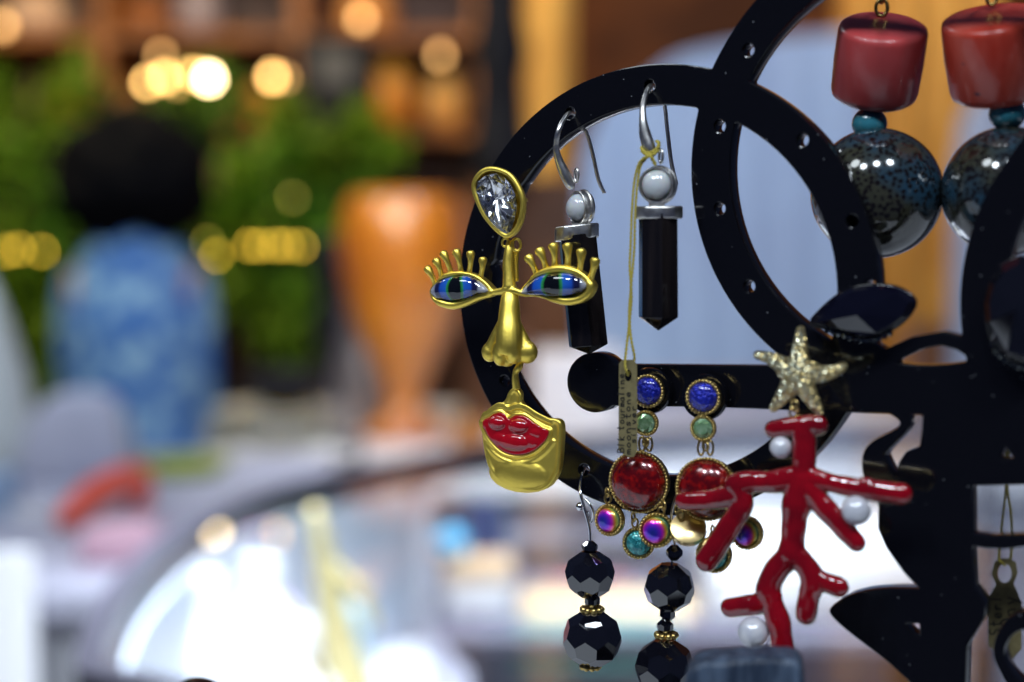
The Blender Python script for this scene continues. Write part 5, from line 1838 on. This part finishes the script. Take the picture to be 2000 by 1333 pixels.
# ------------------------------------------------------------------ wooden shelves with warm goods
SH = thing('wooden_shelf', (-1.0, 4.45, FLOOR), 0, 'warm brown wooden wall shelf full of goods', 'shelf')
SY0, SY1 = 4.25, 4.6
k = psz(4.25)
sx = [onpix(p, 4.25, 0).x for p in (-160, 210, 590, 935)]
for x_ in sx:
    MB().box((x_ - 0.02, SY0, FLOOR), (x_ + 0.02, SY1, 1.4)).build('upright', wood, SH, smooth=False)
zs = [at(500, p, 4.25).z for p in (560, 262, 70, -120)]
for z_ in zs:
    for a, b in zip(sx, sx[1:]):
        MB().box((a + 0.0203, SY0 + 0.002, z_ - 0.015), (b - 0.0203, SY1 - 0.002, z_ + 0.015)).build('shelf_board', wood, SH, smooth=False)
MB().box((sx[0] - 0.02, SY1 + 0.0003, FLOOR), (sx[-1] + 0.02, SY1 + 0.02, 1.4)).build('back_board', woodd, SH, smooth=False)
goods = [(-60, 1, 'tan_jar', (0.62, 0.34, 0.16), 0.075, 0.17, 'tan pottery jar at the left end of the upper shelf'),
         (90, 2, 'cream_jar', (0.72, 0.52, 0.36), 0.11, 0.13, 'wide cream jar high on the shelf at the left'),
         (150, 1, 'yellow_jar', (0.75, 0.42, 0.04), 0.065, 0.2, 'tall mustard yellow jar on the upper shelf'),
         (300, 2, 'brown_jar', (0.30, 0.11, 0.03), 0.09, 0.12, 'brown round jar high on the shelf'),
         (400, 2, 'grey_jar', (0.36, 0.33, 0.40), 0.07, 0.16, 'grey lilac jar high on the shelf'),
         (500, 1, 'orange_jar', (0.60, 0.24, 0.04), 0.07, 0.15, 'orange pottery jar near the single hanging bulb'),
         (250, 1, 'rust_jar', (0.34, 0.13, 0.04), 0.08, 0.16, 'rust brown jar behind the hanging bulbs'),
         (770, 1, 'amber_jar', (0.75, 0.34, 0.05), 0.07, 0.22, 'amber jar beside the dark column'),
         (870, 1, 'honey_jar', (0.80, 0.45, 0.12), 0.06, 0.17, 'honey coloured jar next to the dark column'),
         (720, 2, 'copper_jar', (0.65, 0.30, 0.08), 0.09, 0.14, 'copper orange jar high on the shelf at the right'),
         (850, 0, 'dark_red_jar', (0.35, 0.08, 0.02), 0.08, 0.2, 'dark red jar on the lower shelf behind the gold face')]
for px, lv, nm, colr, r_, h_, lb in goods:
    c = onpix(px, 4.42, zs[lv] + 0.0153)
    lathe_thing(nm, lb, 'jar', c, [(0, 0), (r_ * 0.7, 0), (r_ * 0.95, h_ * 0.25), (r_, h_ * 0.5), (r_ * 0.8, h_ * 0.78), (r_ * 0.45, h_ * 0.9), (r_ * 0.5, h_), (r_ * 0.4, h_), (0, h_ * 0.8)], M(nm + '_glaze', colr, 0.3), 'jar_body', 'pottery jars on the shelf')

# black boxed lantern, dark column
lt = blk('black_display_box', 'black box with a grey front panel on the shelf', 'box', 578, 722, 66, 3.9, 0.2, blackm, 'box_body', 0.004, at(600, 258, 3.9).z)
a, b = at(622, 100, 3.9), at(690, 165, 3.9)
MB().box((a.x, 3.894, b.z), (b.x, 3.8997, a.z)).build('front_panel', M('grey_screen', (0.07, 0.07, 0.07), 0.5), lt, smooth=False)
st_ = at(652, 258, 3.9)
MB().box((st_.x - 0.02, 4.0, FLOOR), (st_.x + 0.02, 4.04, st_.z)).build('stand_post', blackm, lt, smooth=False)
k = psz(3.2)
c = onpix(978, 3.2, FLOOR + 0.0003)
tz = at(978, 335, 3.2).z - FLOOR
lathe_thing('black_column', 'black slender column ornament rising above the gold face', 'column', c, [(0, 0), (0.12, 0), (0.12, 0.04), (0.03, 0.08), (0.025, tz - 0.06), (58 * k, tz - 0.02), (62 * k, tz + 0.03), (52 * k, tz + 0.10), (46 * k, tz + 0.2), (58 * k, tz + 0.26), (44 * k, tz + 0.34), (50 * k, tz + 0.45), (50 * k, tz + 0.62), (0, tz + 0.65)], blackm, 'column_body')

# curtains and pale partitions
def panel(name, label, cat, pts, Y, mat, part, fold=0.0, th=0.03):
    """hanging cloth or board with the given photograph outline top; runs down to the floor"""
    xs = [at(p[0], p[1], Y).x for p in pts]
    zs_ = [at(p[0], p[1], Y).z for p in pts]
    t = thing(name, ((xs[0] + xs[-1]) / 2, Y, FLOOR), 0, label, cat)
    n = 60
    X_ = np.linspace(xs[0], xs[-1], n)
    Z_ = np.interp(X_, xs, zs_)
    F_ = [Vector((x, Y + fold * math.sin((x - xs[0]) * 60), FLOOR + 0.0003)) for x in X_]
    G_ = [Vector((x, Y + fold * math.sin((x - xs[0]) * 60), z)) for x, z in zip(X_, Z_)]
    F2, G2 = [p + Vector((0, th, 0)) for p in F_], [p + Vector((0, th, 0)) for p in G_]
    mb = MB()
    mb.rings([F_ + F2[::-1], G_ + G2[::-1]])
    mb.build(part, mat, t, smooth=bool(fold), sharp=50)
    return t


paleb = M('pale_cloth', (0.44, 0.60, 0.86), 0.8, mix=(2.5, (0.38, 0.50, 0.74), 0.4, 0.65))
goldc = M('gold_cloth', (0.84, 0.50, 0.11), 0.7, mix=(3.2, (0.56, 0.26, 0.045), 0.40, 0.66))
panel('white_partition', 'pale white cloth partition with rounded top behind the hoop', 'partition', [(1128, 380), (1145, 280), (1180, 200), (1250, 165), (1320, 112), (1410, 90), (1560, 70), (1700, 60)], 3.3, paleb, 'cloth', 0.004)
panel('pale_blue_partition', 'pale blue cloth partition at the right picture edge', 'partition', [(1868, 330), (1885, 230), (1915, 180), (2200, 120)], 3.3, M('pale_blue_cloth', (0.42, 0.52, 0.70), 0.8), 'cloth', 0.01)
panel('gold_curtain', 'golden curtain hanging between the two pale partitions', 'curtain', [(1640, -200), (1950, -200)], 3.7, goldc, 'curtain_cloth', 0.02)
panel('narrow_gold_curtain', 'narrow golden curtain beside the black column', 'curtain', [(1020, -200), (1118, -200)], 3.6, goldc, 'curtain_cloth', 0.015)
panel('brown_partition', 'brown wooden board standing under the narrow gold curtain', 'board', [(950, 345), (1135, 345)], 3.3, woodd, 'board')
blk('white_crate', 'white crate on the back counter inside the hoop', 'crate', 1040, 1215, 690, 2.45, 0.16, white, 'crate_body', 0.01, CZ)
blk('pale_carton', 'pale carton on the back counter behind the black bar', 'carton', 1250, 1560, 745, 2.5, 0.16, greym, 'carton_body', 0.01, CZ)
blk('brown_carton', 'brown carton on the back counter seen under the black arch', 'carton', 1796, 1856, 640, 2.5, 0.1, woodd, 'carton_body', 0.006, CZ)
blk('brown_case', 'dark brown case on the back counter behind the gold nose', 'case', 905, 1030, 640, 2.5, 0.12, woodd, 'case_body', 0.01, CZ)

# hanging bulbs and string lights
def bulbm(n, c, s):
    return M(n, (0.9, 0.7, 0.4), 0.3, emit=(c, s))


bm_br = bulbm('bulb_bright', (1.0, 0.72, 0.34), 40)
bm_md = bulbm('bulb_amber', (1.0, 0.56, 0.16), 16)
bm_dm = bulbm('bulb_dim', (1.0, 0.50, 0.16), 5)
bm_st = bulbm('string_light_gold', (1.0, 0.62, 0.04), 10)
brass = M('bulb_brass', (0.5, 0.32, 0.1), 0.3, 1.0)


def bulb(px, py, Y, r, mat, label, hang):
    c = at(px, py, Y)
    t = thing('hanging_bulb' if hang else 'string_light', c, 0, label, 'light bulb', 'hanging bulbs' if hang else 'gold string lights')
    MB().lathe(c, X3, Y3, Z3, [(0, -r), (r * 0.5, -r * 0.87), (r * 0.87, -r * 0.5), (r, 0), (r * 0.85, r * 0.5), (r * 0.5, r * 0.95), (r * 0.35, r * 1.3), (0, r * 1.3)], 16).build('glass_bulb', mat, t)
    MB().lathe(c + Z3 * r * 1.31, X3, Y3, Z3, [(0, 0), (r * 0.4, 0), (r * 0.4, r * 0.9), (0, r)], 12).build('bulb_cap', brass, t, sharp=40)
    if hang:
        MB().tube([c + Z3 * r * 2.3, c + Z3 * 1.1], 0.0015, 6).build('cable', blackm, t)


for a in ((408, 155, 3.6, 0.013, bm_br, 'brightest hanging bulb, right of the middle cluster'), (288, 163, 3.6, 0.010, bm_md, 'amber hanging bulb at the left of the cluster'),
          (322, 152, 3.62, 0.012, bm_md, 'amber hanging bulb second from the left of the cluster'), (345, 164, 3.7, 0.009, bm_dm, 'faint bulb low in the gap of the cluster'),
          (378, 145, 3.66, 0.011, bm_md, 'amber bulb tucked left of the brightest bulb'), (422, 128, 3.8, 0.013, bm_dm, 'dim peach bulb above the brightest bulb'),
          (315, 112, 3.9, 0.012, bm_dm, 'dim bulb above the left of the cluster'), (532, 152, 3.6, 0.012, bm_md, 'single orange hanging bulb apart on the right'),
          (556, 154, 3.75, 0.009, bm_dm, 'faint bulb just beside the single orange bulb'), (705, 38, 3.7, 0.014, bm_dm, 'dim orange bulb above the black box'),
          (5, 52, 3.6, 0.014, bm_dm, 'orange bulb at the upper left picture corner'), (860, 110, 3.7, 0.012, bm_dm, 'dim bulb left of the black column')):
    bulb(*a, True)
SY = 3.2
for a in ((12, 492, 'gold string light at the left picture edge'), (36, 488, 'gold string light second from the left edge'), (82, 492, 'gold string light left of the blue blouse'),
          (405, 474, 'faint gold string light touching the blouse shoulder'), (424, 500, 'low gold string light beside the blouse'), (488, 481, 'gold string light first of the right cluster'), (508, 481, 'gold string light second of the right cluster'),
          (538, 480, 'gold string light third of the right cluster'), (560, 480, 'gold string light fourth of the right cluster'), (588, 482, 'gold string light last of the right cluster'), (572, 388, 'faint olive light alone among the leaves')):
    bulb(a[0], a[1], SY, 0.0055, bm_st if 'faint' not in a[2] else bulbm('string_light_faint', (0.7, 0.6, 0.05), 4), a[2], False)
cb = MB().tube([Vector(p) for p in crom([tuple(at(p, 470 + (8 if i % 2 else 0), SY + 0.004)) for i, p in enumerate(range(-60, 680, 60))], 4)], 0.0012, 5).build('light_string', blackm)
tag(cb, 'thin dark cable carrying the gold string lights', 'cable')
